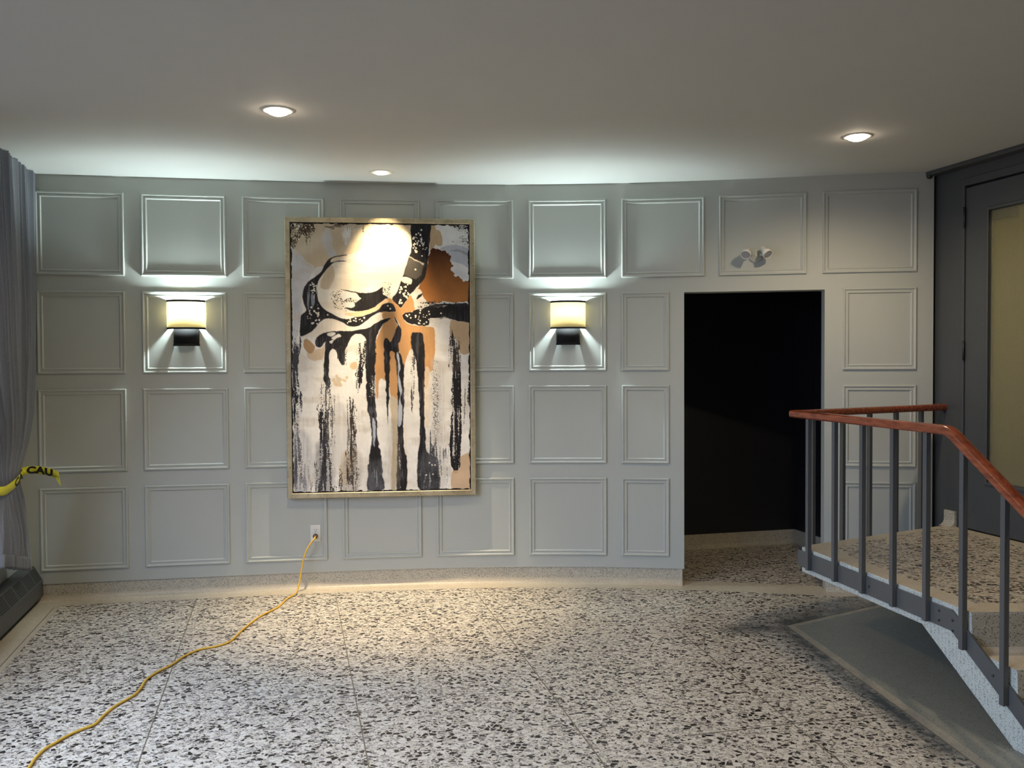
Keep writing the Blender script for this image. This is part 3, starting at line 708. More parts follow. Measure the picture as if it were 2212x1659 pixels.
mid = [Vector((-1.385, 5.915, 0.300)), Vector((-1.412, 5.90, 0.225)), Vector((-1.426, 5.885, 0.14)), Vector((-1.434, 5.86, 0.065)), Vector((-1.446, 5.815, 0.018))]
path = [inv @ v_ for v_ in st + mid + [Vector((x, y, 0.0065)) for x, y in fl]]
MB().tube([Vector(q_) for q_ in catmull(path, 6)], 0.0058, 10).build('cable', M['yellow_cable'], cord, True)

# ------------------------------------------------------------------ radiator cover (left wall)
rp = LP + AX * (-0.02) + AN * 0.0
rad = empty('baseboard_radiator', (LP.x, LP.y, 0)); tag(rad, 'grey metal radiator cover with sloped grille below the curtain', 'radiator')
RN = 0.127       # front face distance from the wall plane
def rloc(t, n_, z): v_ = AX * t + AN * n_; return Vector((v_.x, v_.y, z))
pr = [(0.002, 0.045), (RN, 0.045), (RN, 0.142), (RN - 0.052, 0.236), (0.002, 0.236)]
MB().loft([[rloc(t, a2, z2) for a2, z2 in pr] for t in (-0.10, 3.6)]).build('cover', M['radiator'], rad)
# grille slots on the slope
sd = Vector((0, 0, 0.236 - 0.142)) - AN * 0.052; sl_len = sd.length; sdn = sd.normalized(); nrm2 = (AN * 0.094 + Vector((0, 0, 0.052))).normalized()
mb = MB(); base_p = rloc(0, RN, 0.142)
for i in range(34):
    for grp in range(1):
        pass
for i in range(150):
    t = -0.06 + i * 0.0155
    if i % 12 == 11: continue
    for j in range(7):
        u0 = 0.012 + j * 0.0125
        c0 = base_p + AX * t + sdn * u0
        q4 = [c0, c0 + AX * 0.009, c0 + AX * 0.009 + sdn * 0.0085, c0 + sdn * 0.0085]
        n0 = len(mb.v); mb.v += [tuple(v_ + nrm2 * 0.0006) for v_ in q4]; mb.f.append((n0, n0 + 1, n0 + 2, n0 + 3))
g_ = mb.build('grille', M['slot_black'], rad)
MB().loft([[rloc(t, a2, z2) for a2, z2 in ((0.004, 0.001), (RN - 0.03, 0.001), (RN - 0.03, 0.05), (0.004, 0.05))] for t in (-0.08, 3.55)]).build('toe_gap_shade', M['slot_black'], rad)  # solid black block: shade of the gap under the cover put into colour

# ------------------------------------------------------------------ curtain, tied with caution tape
cur = None
KU, KV = 420, 110
ztop, zbot = CEIL - 0.004, 0.30
TIE = 0.865
def interp(x, pts): return float(np.interp(x, [q_[0] for q_ in pts], [q_[1] for q_ in pts]))
far = [(0.30, 0.235), (0.42, 0.235), (0.60, 0.29), (0.74, 0.33), (0.82, 0.39), (0.87, 0.40), (0.92, 0.375), (1.05, 0.26), (1.25, 0.125), (1.55, 0.04), (1.9, -0.005), (2.77, -0.02)]
near = [(0.30, 1.02), (0.45, 1.00), (0.62, 0.92), (0.76, 0.84), (0.865, 0.80), (0.95, 0.86), (1.2, 1.0), (1.6, 1.25), (2.77, 1.55)]
PC = LP + AN * 0.115
def cpos(u, v, dn=0.0):
    zb = 0.300 + 0.17 * min(1.0, u * 1.1)
    z = zb + (ztop - zb) * v
    f0, f1 = interp(z, far), interp(z, near)
    sq = math.exp(-((z - TIE) / 0.20) ** 2)
    low = min(1.0, max(0.0, (TIE - z) / 0.25))
    ph = (u + 0.012 * math.sin(u * 21 + z * 1.3) * (1 - sq)) * 2 * math.pi * 23
    amp = 0.020 * (1 - 0.62 * sq) * (0.8 + 0.35 * math.sin(u * 37)) * (1 - 0.62 * low)
    n_ = amp * math.sin(ph) + 0.008 * (1 - sq) * math.sin(ph * 0.37 + z * 2.0) - 0.004 * sq
    n_ += low * (1 - sq)  * (0.030 * math.sin(u * 2 * math.pi * 5.3 + 1.0 + 0.8 * z) + 0.012 * math.sin(u * 2 * math.pi * 11.7 + 5 * z))
    if z < TIE: n_ += 0.014 * math.sin(math.pi * u) * (1 - sq)
    if z < TIE: n_ *= 1 - low * (1 - min(1, 0.15 + u * 5))
    n_ = max(-0.075, min(n_, 0.12)) + dn
    t = f0 + (f1 - f0) * u + 0.007 * math.cos(ph) * (1 - sq) * (1 - low)
    v_ = AX * t + AN * n_
    return (v_.x, v_.y, z)
vs = [cpos(i / KU, j / KV) for j in range(KV + 1) for i in range(KU + 1)]
fs = [(j * (KU + 1) + i, j * (KU + 1) + i + 1, (j + 1) * (KU + 1) + i + 1, (j + 1) * (KU + 1) + i) for j in range(KV) for i in range(KU)]
curo = mk('curtain', vs, fs, M['curtain'], None, True); curo.location = (PC.x, PC.y, 0)
tag(curo, 'long grey pleated curtain gathered with yellow tape at the left window', 'curtain')
vs = [cpos(i / KU, -0.012 + 0.030 * j / 6, 0.006 + 0.004 * math.sin(math.pi * j / 6)) for j in range(7) for i in range(int(KU * 0.03), KU + 1)]
KW = KU + 1 - int(KU * 0.03)
fs = [(j * KW + i, j * KW + i + 1, (j + 1) * KW + i + 1, (j + 1) * KW + i) for j in range(6) for i in range(KW - 1)]
hm = mk('hem', vs, fs, M['curtain'], curo, True); md = hm.modifiers.new('thick', 'SOLIDIFY'); md.thickness = 0.004

tape = empty('caution_tape', (PC.x, PC.y, 0)); tag(tape, 'yellow caution tape with black letters tied around the grey curtain', 'tape')
def ribbon(path, width, name, parent=tape):          # path: list of (point, updir)
    n0 = []; fs = []
    for p_, up in path: n0 += [p_ - up * width / 2, p_ + up * width / 2]
    for i in range(len(path) - 1): fs.append((2 * i, 2 * i + 2, 2 * i + 3, 2 * i + 1))
    o = mk(name, n0, fs, M['tape'], parent, True); md = o.modifiers.new('thick', 'SOLIDIFY'); md.thickness = 0.0008; md.offset = 0; return o
def tl(t, n_, z): v_ = AX * t + AN * n_; return Vector((v_.x, v_.y, z))
band_c = catmull([(0.42, -0.02, 0.905), (0.392, 0.006, 0.900), (0.408, 0.017, 0.892), (0.47, 0.019, 0.876), (0.57, 0.021, 0.858), (0.68, 0.023, 0.848), (0.80, 0.02, 0.842), (0.85, -0.01, 0.85)], 10)
band = [(tl(*q_), Vector((0, 0, 1))) for q_ in band_c]
ribbon(band, 0.050, 'tape_band')
tail_c = catmull([(0.392, 0.012, 0.905), (0.385, 0.050, 0.910), (0.385, 0.100, 0.908), (0.390, 0.150, 0.896), (0.400, 0.190, 0.883), (0.408, 0.214, 0.866)], 10)
tail = [(tl(*q_), Vector((0, 0, 1)).lerp(Vector((0.12, 0, 1)), 0.3).normalized()) for q_ in tail_c]
ribbon(tail, 0.046, 'tape_tail')
kn = MB().tube([tl(0.390, 0.004, 0.925), tl(0.386, 0.016, 0.900), tl(0.390, 0.010, 0.875)], [0.006, 0.013, 0.006], 10).build('knot', M['tape'], tape, True)
ragc = catmull([(0.406, 0.208, 0.862), (0.409, 0.216, 0.835), (0.412, 0.224, 0.812), (0.415, 0.240, 0.803), (0.416, 0.252, 0.810)], 6)
vs = []; fs = []
for i, q_ in enumerate(ragc):
    wd = 0.018 * max(0.06, 1 - i / 13.0); p_ = tl(*q_); vs += [p_ - AN * wd * 0.9 + Vector((0, 0, 0.0)), p_ + AN * wd * 0.5]
for i in range(len(ragc) - 1): fs.append((2 * i, 2 * i + 2, 2 * i + 3, 2 * i + 1))
mk('torn_end', vs, fs, M['tape'], tape, True)
def letters(txt, path, width, start, size, offn, sx=1.25):
    cu = bpy.data.curves.new('lettering', 'FONT'); cu.body = txt; cu.size = size; cu.offset = 0.0030; cu.space_character = 1.05
    to = bpy.data.objects.new('lettering', cu); COL.objects.link(to)
    bpy.context.view_layer.update()
    dg = bpy.context.evaluated_depsgraph_get(); me = bpy.data.meshes.new_from_object(to.evaluated_get(dg)); bpy.data.objects.remove(to)
    bm = bmesh.new(); bm.from_mesh(me)
    bmesh.ops.triangulate(bm, faces=bm.faces)
    bmesh.ops.subdivide_edges(bm, edges=[e for e in bm.edges if e.calc_length() > 0.006], cuts=2)
    P = [q_[0] for q_ in path]; L = [0]
    for i in range(1, len(P)): L.append(L[-1] + (P[i] - P[i - 1]).length)
    for v_ in bm.verts:
        u = start + v_.co.x * sx; i = max(0, min(len(P) - 2, int(np.searchsorted(L, u)) - 1)); f = (u - L[i]) / max(1e-6, L[i + 1] - L[i])
        p_ = P[i].lerp(P[i + 1], f); t_ = (P[i + 1] - P[i]).normalized(); up = path[i][1]
        nn_ = t_.cross(up).normalized()
        if nn_.dot(-(Vector((PC.x, PC.y, 0)) + Vector((p_.x, p_.y, 0)))) < 0: nn_ = -nn_
        v_.co = p_ + up * (v_.co.y - size * 0.35) + nn_ * offn
    bm.to_mesh(me); bm.free(); me.materials.clear(); me.materials.append(M['ink'])
    o = bpy.data.objects.new('lettering', me); COL.objects.link(o); o.parent = tape
letters('CAU', tail, 0.05, 0.022, 0.056, 0.0014)
# band lettering runs from the near side towards the knot
rb = list(reversed(band)); LB = sum((rb[i + 1][0] - rb[i][0]).length for i in range(len(rb) - 1))
letters('CA', rb, 0.05, LB - 0.255, 0.060, 0.0018, 2.1)

# ------------------------------------------------------------------ painting
PLx, PLy, PRx, PRy = -1.517, 5.905, -0.252, 6.052
pu = Vector((PRx - PLx, PRy - PLy, 0)); PW = pu.length; pu.normalize(); pn = Vector((pu.y, -pu.x, 0))
PZ0, PZ1 = 0.636, 2.527
ang = math.atan2(pu.y, pu.x)
ptg = empty('abstract_painting', (PLx, PLy, PZ0), ang); tag(ptg, 'large framed abstract painting in black, white and orange-brown on the panelled wall', 'painting')
PH = PZ1 - PZ0; FW = 0.034; FD = 0.038
mb = MB()
ringp = [(0.0, FD), (0.0, 0.0), (0.004, -0.003), (FW - 0.004, -0.003), (FW, 0.0), (FW, FD)]
rings = []
for d, y in ringp: rings.append([(d, y, d), (PW - d, y, d), (PW - d, y, PH - d), (d, y, PH - d)])
mb.loft(rings, True, False); mb.build('frame', M['leaf'], ptg)
MB().box(FW - 0.001, PW - FW + 0.001, 0.020, FD, FW - 0.001, PH - FW + 0.001).build('frame_backing', M['ink'], ptg)
# artwork raster (traced shapes in photo pixels of two crops; pigment only)
NX, NY = 660, 1000
rng = np.random.default_rng(5)
gx, gy = np.meshgrid(np.arange(NX), np.arange(NY))          # gy 0 = top
U = gx / (NX - 1); V = gy / (NY - 1)
# photo pixel of every texel
PX = (626.0 + 7.0 * V) + U * ((1011.5 + 3.8 * V) - (626.0 + 7.0 * V)); PY = 484.5 + V * (1059.0 - 484.5) + (U - 0.5) * (1.0 - 6.5 * V)
def vnoise(fx, fy, seed, oct_=3):
    r = np.random.default_rng(seed); out = np.zeros((NY, NX)); amp = 1; tot = 0
    for o_ in range(oct_):
        nx, ny = max(2, int(fx * 2 ** o_)) + 2, max(2, int(fy * 2 ** o_)) + 2
        g0 = r.random((ny, nx)); X = U * (nx - 2); Y = V * (ny - 2)
        xi = X.astype(int); yi = Y.astype(int); fx_ = X - xi; fy_ = Y - yi; fx_ = fx_ * fx_ * (3 - 2 * fx_); fy_ = fy_ * fy_ * (3 - 2 * fy_)
        v_ = (g0[yi, xi] * (1 - fx_) + g0[yi, xi + 1] * fx_) * (1 - fy_) + (g0[yi + 1, xi] * (1 - fx_) + g0[yi + 1, xi + 1] * fx_) * fy_
        out += v_ * amp; tot += amp; amp *= 0.55
    return out / tot
STREAK = vnoise(150, 14, 1, 3); STREAK2 = vnoise(220, 9, 2, 2); GRAIN = vnoise(230, 320, 3, 2); BLOB = vnoise(7, 10, 4, 4); EDGE = vnoise(48, 66, 6, 2); EDGE2 = vnoise(48, 66, 8, 2); WASH = vnoise(16, 20, 31, 4); WASH2 = vnoise(5, 26, 33, 4); HST = vnoise(14, 150, 9, 3)
wx = PX + (EDGE - 0.5) * 3.2; wy = PY + (EDGE2 - 0.5) * 3.2
IMG = np.zeros((NY, NX, 3)); IMG[:] = (0.78, 0.74, 0.68)
IMG *= (0.93 + 0.14 * STREAK[..., None])
def ca(p_): return [(600 + x / 4.88, 450 + y / 4.88) for x, y in p_]
def cb(p_): return [(600 + x / 4.74, 740 + y / 4.74) for x, y in p_]
def pip(poly, smooth=True, rough=1.0):
    P = catmull(poly, 5, True) if smooth else poly
    P = np.array(P); X = PX + (wx - PX) * rough; Y = PY + (wy - PY) * rough
    x0, y0 = P.min(0) - 4; x1, y1 = P.max(0) + 4
    m_ = (X > x0) & (X < x1) & (Y > y0) & (Y < y1); res = np.zeros((NY, NX), bool)
    xs = X[m_]; ys = Y[m_]; ins = np.zeros(xs.shape, bool)
    for i in range(len(P)):
        ax, ay = P[i - 1]; bx, by = P[i]
        if ay == by: continue
        c_ = ((ay > ys) != (by > ys)) & (xs < (bx - ax) * (ys - ay) / (by - ay) + ax)
        ins ^= c_
    res[m_] = ins; return res
def blur(a, k):
    for ax in (0, 1):
        p_ = np.pad(a, [(k + 1, k) if i == ax else (0, 0) for i in (0, 1)], mode='edge'); c_ = np.cumsum(p_, axis=ax)
        n_ = a.shape[ax]; a = (np.take(c_, np.arange(2 * k + 1, 2 * k + 1 + n_), axis=ax) - np.take(c_, np.arange(0, n_), axis=ax)) / (2 * k + 1)
    return a
def soft(poly, col, k=6, alpha=0.8, tex=None):
    m_ = blur(blur(pip(poly, True, 3.0).astype(float), k), k)
    if tex is not None: m_ = m_ * np.clip(tex * 2.2 - 0.5, 0, 1)
    m_ = (m_ * alpha)[..., None]; IMG[:] = IMG * (1 - m_) + np.array(col) * m_
def fill(poly, col, smooth=True, rough=1.0, alpha=1.0, var=0.06, noise=None):
    m_ = pip(poly, smooth, rough); n_ = (STREAK if noise is None else noise)[..., None]; f_ = blur(m_.astype(float), 1)[..., None] * alpha
    IMG[:] = IMG * (1 - f_) + np.array(col) * (1 - var + 2 * var * n_) * f_
    return m_
def dry(poly, col, cover=0.5, noise=None, rough=2.0, feather=14.0):
    # dry-brush: noise threshold that thins out towards the shape's left and right edge
    P = np.array(poly); m_ = pip(poly, True, rough); n_ = STREAK * 0.55 + GRAIN * 0.25 + HST * 0.05 + BLOB * 0.15 if noise is None else noise
    x0 = P[:, 0].min(); x1 = P[:, 0].max(); y0 = P[:, 1].min(); y1 = P[:, 1].max()
    e = np.minimum(np.minimum(PX - x0, x1 - PX) / max(3.0, (x1 - x0) * 0.35), np.minimum(PY - y0, y1 - PY) / (feather * 1.6)); e = np.clip(e, 0, 1)
    rk = (n_ - n_[m_].mean()) / (n_[m_].std() + 1e-6) if m_.any() else n_
    thr = (cover - 0.5) * 3.2 - (1 - e) * 1.3
    al = np.where(m_, np.clip((thr + 1.0 - rk) / 1.4, 0, 1), 0)[..., None] * 0.5
    IMG[:] = IMG * (1 - al) + (np.array(col) * 0.6 + np.array((0.30, 0.29, 0.28)) * 0.4) * al
    ka = np.where(m_, np.clip((thr - rk) * 3.5 + 0.5, 0, 1), 0)[..., None]
    IMG[:] = IMG * (1 - ka) + np.array(col) * (0.85 + 0.3 * GRAIN[..., None]) * ka; return m_
def dots(lst, cvt, col=(0.74, 0.70, 0.62)):
    for x, y, r in lst:
        (px, py), = cvt([(x, y)]); k = (PX - px) ** 2 + (PY - py) ** 2 < (r / 4.8) ** 2; IMG[k] = col
def rdots(x0, x1, y0, y1, n_, cvt, seed, rmin=4, rmax=11):
    r = np.random.default_rng(seed); dots([(r.uniform(x0, x1), r.uniform(y0, y1), r.uniform(rmin, rmax)) for _ in range(n_)], cvt)
BK = (0.018, 0.016, 0.017); OR = (0.56, 0.30, 0.125); TAN = (0.50, 0.36, 0.22); CR = (0.80, 0.68, 0.52); LG = (0.55, 0.56, 0.60); WH = (0.80, 0.78, 0.74)
# upper background
fill(ca([(110, 150), (1400, 150), (1390, 700), (900, 800), (560, 600), (440, 640), (300, 570), (170, 440), (115, 470)]), (0.58, 0.48, 0.35), False, 1.5, var=0.08)
fill(ca([(780, 230), (1200, 190), (1390, 330), (1390, 700), (900, 800), (700, 600), (720, 420)]), (0.74, 0.62, 0.46), True, 2)
fill(ca([(120, 480), (200, 470), (330, 600), (450, 650), (420, 720), (300, 800), (250, 930), (250, 1120), (200, 1350), (120, 1659)]), (0.60, 0.60, 0.63), True, 1.2)
fill(ca([(330, 560), (450, 470), (560, 420), (620, 520), (520, 560), (440, 660)]), (0.62, 0.50, 0.35), True, 1)
fill(ca([(310, 790), (380, 650), (440, 620), (480, 640), (400, 720)]), (0.72, 0.71, 0.72), True, 1)
fill(ca([(500, 225), (545, 250), (565, 330), (560, 400), (600, 470), (590, 505), (530, 510), (480, 430), (450, 370), (450, 290)]), LG, True, 0.8)
soft(ca([(160, 440), (330, 350), (520, 210), (480, 330), (330, 470), (230, 520)]), (0.66, 0.57, 0.44), 8, 0.7)
soft(ca([(250, 560), (420, 470), (640, 330), (780, 300), (640, 420), (450, 560), (330, 640)]), (0.48, 0.39, 0.27), 9, 0.6, WASH)
soft(ca([(560, 250), (760, 240), (720, 420), (600, 430)]), (0.50, 0.40, 0.27), 7, 0.6)
soft(ca([(140, 700), (240, 620), (330, 700), (230, 860), (150, 900)]), (0.46, 0.46, 0.50), 9, 0.5, WASH2)
soft(ca([(150, 1000), (230, 960), (230, 1200), (160, 1300)]), (0.42, 0.42, 0.45), 7, 0.5, STREAK)
soft(ca([(640, 420), (800, 360), (900, 480), (760, 560)]), (0.82, 0.66, 0.44), 10, 0.6)
dry(ca([(115, 150), (340, 150), (380, 240), (330, 330), (240, 290), (190, 400), (130, 420)]), (0.07, 0.045, 0.025), 0.72, BLOB * 0.6 + GRAIN * 0.4)
dry(ca([(120, 160), (250, 160), (200, 260), (125, 300)]), BK, 0.6, BLOB * 0.5 + GRAIN * 0.5)
dry(ca([(470, 155), (680, 155), (670, 215), (520, 215)]), (0.16, 0.11, 0.07), 0.7, HST)
dry(ca([(280, 300), (350, 290), (350, 400), (290, 400)]), (0.20, 0.17, 0.12), 0.5)
dry(ca([(660, 160), (780, 160), (790, 300), (760, 400), (700, 390), (665, 300)]), WH, 0.62, STREAK); dry(ca([(670, 155), (760, 155), (745, 200), (690, 190)]), BK, 0.35, STREAK)
for q_ in ((870, 200, 930, 260), (1100, 200, 1150, 250), (930, 270, 960, 310)): dry(ca([(q_[0], q_[1]), (q_[2], q_[1]), (q_[2], q_[3]), (q_[0], q_[3])]), (0.15, 0.10, 0.06), 0.45)
dots([(175, 185, 11), (215, 200, 13), (195, 230, 12), (250, 195, 6), (285, 215, 8), (250, 300, 7), (215, 338, 9), (330, 190, 6), (345, 210, 7)], ca)
# pale bowl
fill(ca([(700, 500), (860, 440), (1000, 250), (1250, 230), (1400, 300), (1390, 500), (1330, 650), (1300, 800), (1200, 950), (1000, 1070), (700, 1120), (500, 1060), (415, 950), (405, 800), (450, 700), (560, 590)]), (0.82, 0.76, 0.66), True, 1)
fill(ca([(470, 700), (540, 600), (580, 640), (580, 740), (520, 850), (440, 830)]), (0.62, 0.50, 0.36), True, 1)
# right top white and greys
fill(ca([(1590, 150), (2030, 150), (2030, 1010), (1500, 1010), (1600, 500)]), (0.74, 0.73, 0.72), False, 1)
fill(ca([(1700, 420), (1820, 385), (2020, 430), (2020, 620), (1930, 580), (1800, 540), (1780, 470)]), (0.50, 0.51, 0.57), True, 1)
fill(ca([(1800, 440), (1900, 430), (2010, 480), (2000, 500), (1900, 455)]), (0.34, 0.34, 0.38), True, 1)
soft(ca([(1640, 500), (1800, 620), (1990, 680), (2010, 740), (1880, 700), (1720, 620)]), (0.60, 0.60, 0.66), 6, 0.6)
soft(ca([(1760, 300), (1900, 250), (2000, 300), (1900, 340)]), (0.84, 0.83, 0.82), 8, 0.6)
dry(ca([(1780, 165), (2020, 165), (2020, 270), (1900, 240), (1850, 210)]), BK, 0.62, HST * 0.5 + GRAIN * 0.5)
dry(ca([(1900, 290), (2020, 280), (2015, 400), (1960, 380)]), (0.06, 0.06, 0.06), 0.45, HST * 0.5 + GRAIN * 0.5); dry(ca([(1830, 340), (1920, 330), (1900, 370), (1840, 365)]), (0.2, 0.2, 0.2), 0.4, HST)
fill(ca([(1585, 160), (1640, 175), (1660, 220), (1700, 250), (1725, 340), (1700, 400), (1650, 380), (1630, 420), (1595, 450)]), TAN, True, 1.2)
# brown cloud
bm_ = fill(ca([(1590, 450), (1650, 425), (1720, 440), (1790, 460), (1805, 540), (1830, 590), (1830, 650), (1870, 710), (1930, 730), (1960, 770), (2025, 780), (2025, 970), (1900, 975), (1750, 975), (1620, 1000), (1540, 970), (1500, 880), (1470, 830), (1520, 740), (1560, 600)]), OR, True, 3.0)
gq = np.clip((PY - 540) / 105.0, 0, 1)[..., None]; cc = np.array((0.060, 0.016, 0.006)) * (1 - gq) + np.array((0.42, 0.17, 0.05)) * gq; cc = cc * (0.75 + 0.5 * BLOB[..., None]); IMG[bm_] = cc[bm_]
# black ladder top right of centre
fill(ca([(1400, 140), (1590, 140), (1592, 300), (1578, 450), (1560, 620), (1530, 740), (1450, 830), (1380, 920), (1330, 985), (1285, 1045), (1240, 1010), (1190, 955), (1240, 880), (1270, 800), (1300, 720), (1330, 620), (1372, 500), (1395, 400)]), BK, True, 0.6)
fill(ca([(1378, 512), (1528, 582), (1505, 690), (1440, 742), (1312, 700), (1340, 600)]), (0.085, 0.078, 0.07), False, 1, var=0.4, noise=BLOB)
fill(ca([(1378, 505), (1530, 575), (1526, 590), (1374, 518)]), (0.5, 0.45, 0.38), False, 1.5)
fill(ca([(1298, 725), (1390, 735), (1385, 792), (1300, 772)]), (0.76, 0.73, 0.68), True, 1)
dots([(1437, 643, 10), (1445, 455, 15), (1490, 280, 10), (1500, 228, 9), (1445, 275, 10), (1470, 262, 7), (1555, 415, 7), (1507, 500, 8)], ca)
rdots(1410, 1545, 300, 440, 34, ca, 11); rdots(1260, 1370, 800, 1010, 34, ca, 12, 5, 12)
# white patch and mark
fill(ca([(1375, 910), (1480, 845), (1520, 930), (1570, 1000), (1500, 1040), (1420, 1060), (1395, 960)]), (0.82, 0.79, 0.72), True, 1)
fill(ca([(1445, 950), (1470, 910), (1508, 885), (1500, 920), (1460, 950)]), BK, True, 1)
# black band to the right edge
fill(ca([(1300, 1110), (1380, 1072), (1480, 1062), (1540, 1035), (1620, 1010), (1800, 1000), (2030, 1015), (2030, 1222), (1900, 1180), (1780, 1158), (1600, 1165), (1590, 1200), (1550, 1237), (1460, 1230), (1375, 1205), (1315, 1165)]), BK, True, 1.5)
dry(ca([(1480, 985), (1700, 975), (2020, 980), (2020, 1020), (1700, 1030), (1500, 1060)]), BK, 0.55, HST * 0.5 + GRAIN * 0.5, feather=4)
dry(ca([(1420, 1050), (1560, 1020), (1800, 1010), (1700, 1040), (1500, 1062)]), (0.6, 0.58, 0.55), 0.35, HST, feather=4)
rdots(1330, 1590, 1070, 1215, 26, ca, 13, 5, 10); dots([(1710, 1100, 9), (1580, 1083, 8)], ca)
# orange hub
fill(ca([(1000, 1060), (1060, 1005), (1130, 945), (1190, 955), (1240, 1010), (1285, 1048), (1330, 985), (1385, 915), (1410, 960), (1430, 1062), (1370, 1090), (1300, 1112), (1330, 1190), (1400, 1222), (1460, 1235), (1560, 1240), (1640, 1270), (1650, 1480), (1620, 1700), (1500, 1700), (1380, 1659), (1280, 1659), (1280, 1300), (1230, 1160), (1100, 1165), (1090, 1100)]), OR, True, 0.8)
fill(ca([(1090, 1230), (1180, 1150), (1250, 1240), (1270, 1500), (1200, 1659), (1020, 1659), (1020, 1420)]), OR, True, 0.8)
# black C stroke
fill(ca([(705, 492), (600, 508), (530, 540), (485, 600), (450, 665), (400, 715), (320, 770), (270, 840), (255, 920), (270, 1010), (290, 1080), (240, 1130), (232, 1220), (232, 1345), (310, 1325), (380, 1270), (430, 1205), (490, 1165), (560, 1165), (650, 1192), (740, 1240), (830, 1240), (900, 1205), (960, 1150), (1040, 1100), (1120, 1085), (1225, 1085), (1200, 1010), (1150, 992), (1090, 1012), (1050, 1062), (980, 1095), (880, 1130), (800, 1145), (720, 1165), (640, 1150), (560, 1110), (480, 1060), (425, 990), (408, 900), (402, 830), (425, 760), (470, 690), (540, 610), (600, 570), (710, 562), (650, 550), (580, 562), (545, 578), (560, 548), (610, 520), (705, 500)]), BK, True, 0.5)
fill(ca([(545, 560), (580, 525), (680, 506), (720, 512), (640, 545), (570, 570)]), (0.80, 0.68, 0.50), True, 0.6)
dry(ca([(285, 840), (395, 830), (400, 1040), (300, 1060)]), (0.25, 0.28, 0.33), 0.42, STREAK); dry(ca([(370, 820), (400, 820), (395, 940), (375, 930)]), (0.5, 0.52, 0.55), 0.6, STREAK)
rdots(290, 385, 785, 900, 14, ca, 14, 5, 10); rdots(300, 430, 1040, 1215, 26, ca, 15, 5, 12); rdots(720, 940, 1140, 1210, 16, ca, 16, 5, 10); dots([(1145, 1025, 8), (1170, 1055, 10), (515, 1122, 8)], ca)
# eye
fill(ca([(640, 855), (740, 868), (880, 893), (1000, 878), (1090, 828), (1092, 900), (1142, 940), (1060, 1000), (990, 1055), (900, 1075), (820, 1085), (740, 1070), (700, 1045), (770, 1010), (800, 1000), (850, 955), (820, 900), (740, 880)]), BK, True, 0.8)
dry(ca([(560, 880), (760, 870), (870, 950), (800, 1080), (640, 1080), (560, 1000)]), BK, 0.42, GRAIN * 0.6 + BLOB * 0.4)
fill(ca([(650, 900), (720, 880), (820, 915), (865, 950), (830, 965), (760, 940), (680, 960)]), WH, True, 1.2)
fill(ca([(690, 1000), (760, 985), (800, 1015), (770, 1045), (700, 1040)]), WH, True, 1.5)
dry(ca([(1080, 790), (1180, 790), (1160, 930), (1100, 920)]), BK, 0.42, GRAIN)
# cream ribbon
fill(ca([(232, 1360), (300, 1325), (380, 1275), (440, 1205), (500, 1172), (590, 1178), (700, 1232), (820, 1245), (950, 1165), (1050, 1112), (1180, 1088), (1235, 1095), (1240, 1150), (1130, 1150), (1050, 1190), (960, 1240), (850, 1275), (740, 1290), (600, 1290), (480, 1308), (400, 1360), (330, 1352)]), (0.78, 0.70, 0.60), True, 0.6)
fill(ca([(1090, 1105), (1180, 1088), (1245, 1095), (1240, 1155), (1140, 1150), (1090, 1160)]), OR, True, 1)
fill(ca([(690, 1110), (850, 1085), (960, 1060), (1040, 1015), (1120, 950), (1150, 985), (1090, 1010), (1050, 1060), (980, 1093), (880, 1128), (800, 1142)]), (0.78, 0.56, 0.34), True, 0.6)
# lower black mass between ribbon and legs
fill(ca([(400, 1360), (490, 1305), (620, 1292), (800, 1285), (950, 1250), (1060, 1180), (1180, 1150), (1100, 1215), (1050, 1290), (1020, 1400), (1010, 1700), (930, 1700), (935, 1500), (915, 1380), (860, 1320), (790, 1330), (740, 1400), (700, 1500), (690, 1640), (640, 1620), (600, 1500), (560, 1480), (520, 1560), (515, 1700), (480, 1700), (490, 1500), (500, 1400), (440, 1460), (390, 1440)]), BK, True, 0.8)
for q_ in ([(515, 1310), (600, 1310), (570, 1350), (520, 1340)], [(560, 1370), (630, 1325), (655, 1350), (600, 1385)], [(540, 1395), (630, 1385), (600, 1410), (550, 1420)]): fill(ca(q_), (0.6, 0.58, 0.55), True, 1)
fill(ca([(262, 1400), (300, 1372), (340, 1400), (378, 1450), (372, 1510), (330, 1530), (280, 1480)]), (0.44, 0.27, 0.14), True, 1.4)
fill(ca([(290, 1520), (340, 1535), (385, 1490), (450, 1470), (480, 1440), (470, 1560), (420, 1600), (340, 1590)]), (0.60, 0.43, 0.26), True, 1.2, 0.8)
# black inside the orange legs
fill(ca([(1210, 1145), (1245, 1180), (1262, 1230), (1285, 1280), (1280, 1400), (1260, 1500), (1200, 1560), (1170, 1520), (1140, 1560), (1130, 1700), (1095, 1700), (1095, 1480), (1090, 1400), (1130, 1430), (1190, 1380), (1230, 1280), (1250, 1230), (1230, 1190)]), BK, True, 0.8)
fill(ca([(1395, 1320), (1440, 1300), (1500, 1310), (1522, 1370), (1520, 1700), (1440, 1700), (1430, 1560), (1395, 1480)]), BK, True, 0.8)
fill(ca([(1350, 1520), (1395, 1480), (1430, 1560), (1440, 1700), (1330, 1700)]), (0.74, 0.70, 0.63), True, 1); dry(ca([(1380, 1500), (1440, 1540), (1440, 1659), (1390, 1659)]), BK, 0.4)
rdots(1450, 1510, 1370, 1600, 9, ca, 18, 6, 10)
fill(ca([(1640, 1250), (1815, 1180), (1815, 1300), (1800, 1700), (1630, 1700), (1650, 1450)]), (0.76, 0.73, 0.68), False, 1)
dry(ca([(1590, 1150), (1800, 1150), (1780, 1230), (1640, 1250)]), (0.72, 0.68, 0.62), 0.75, HST)
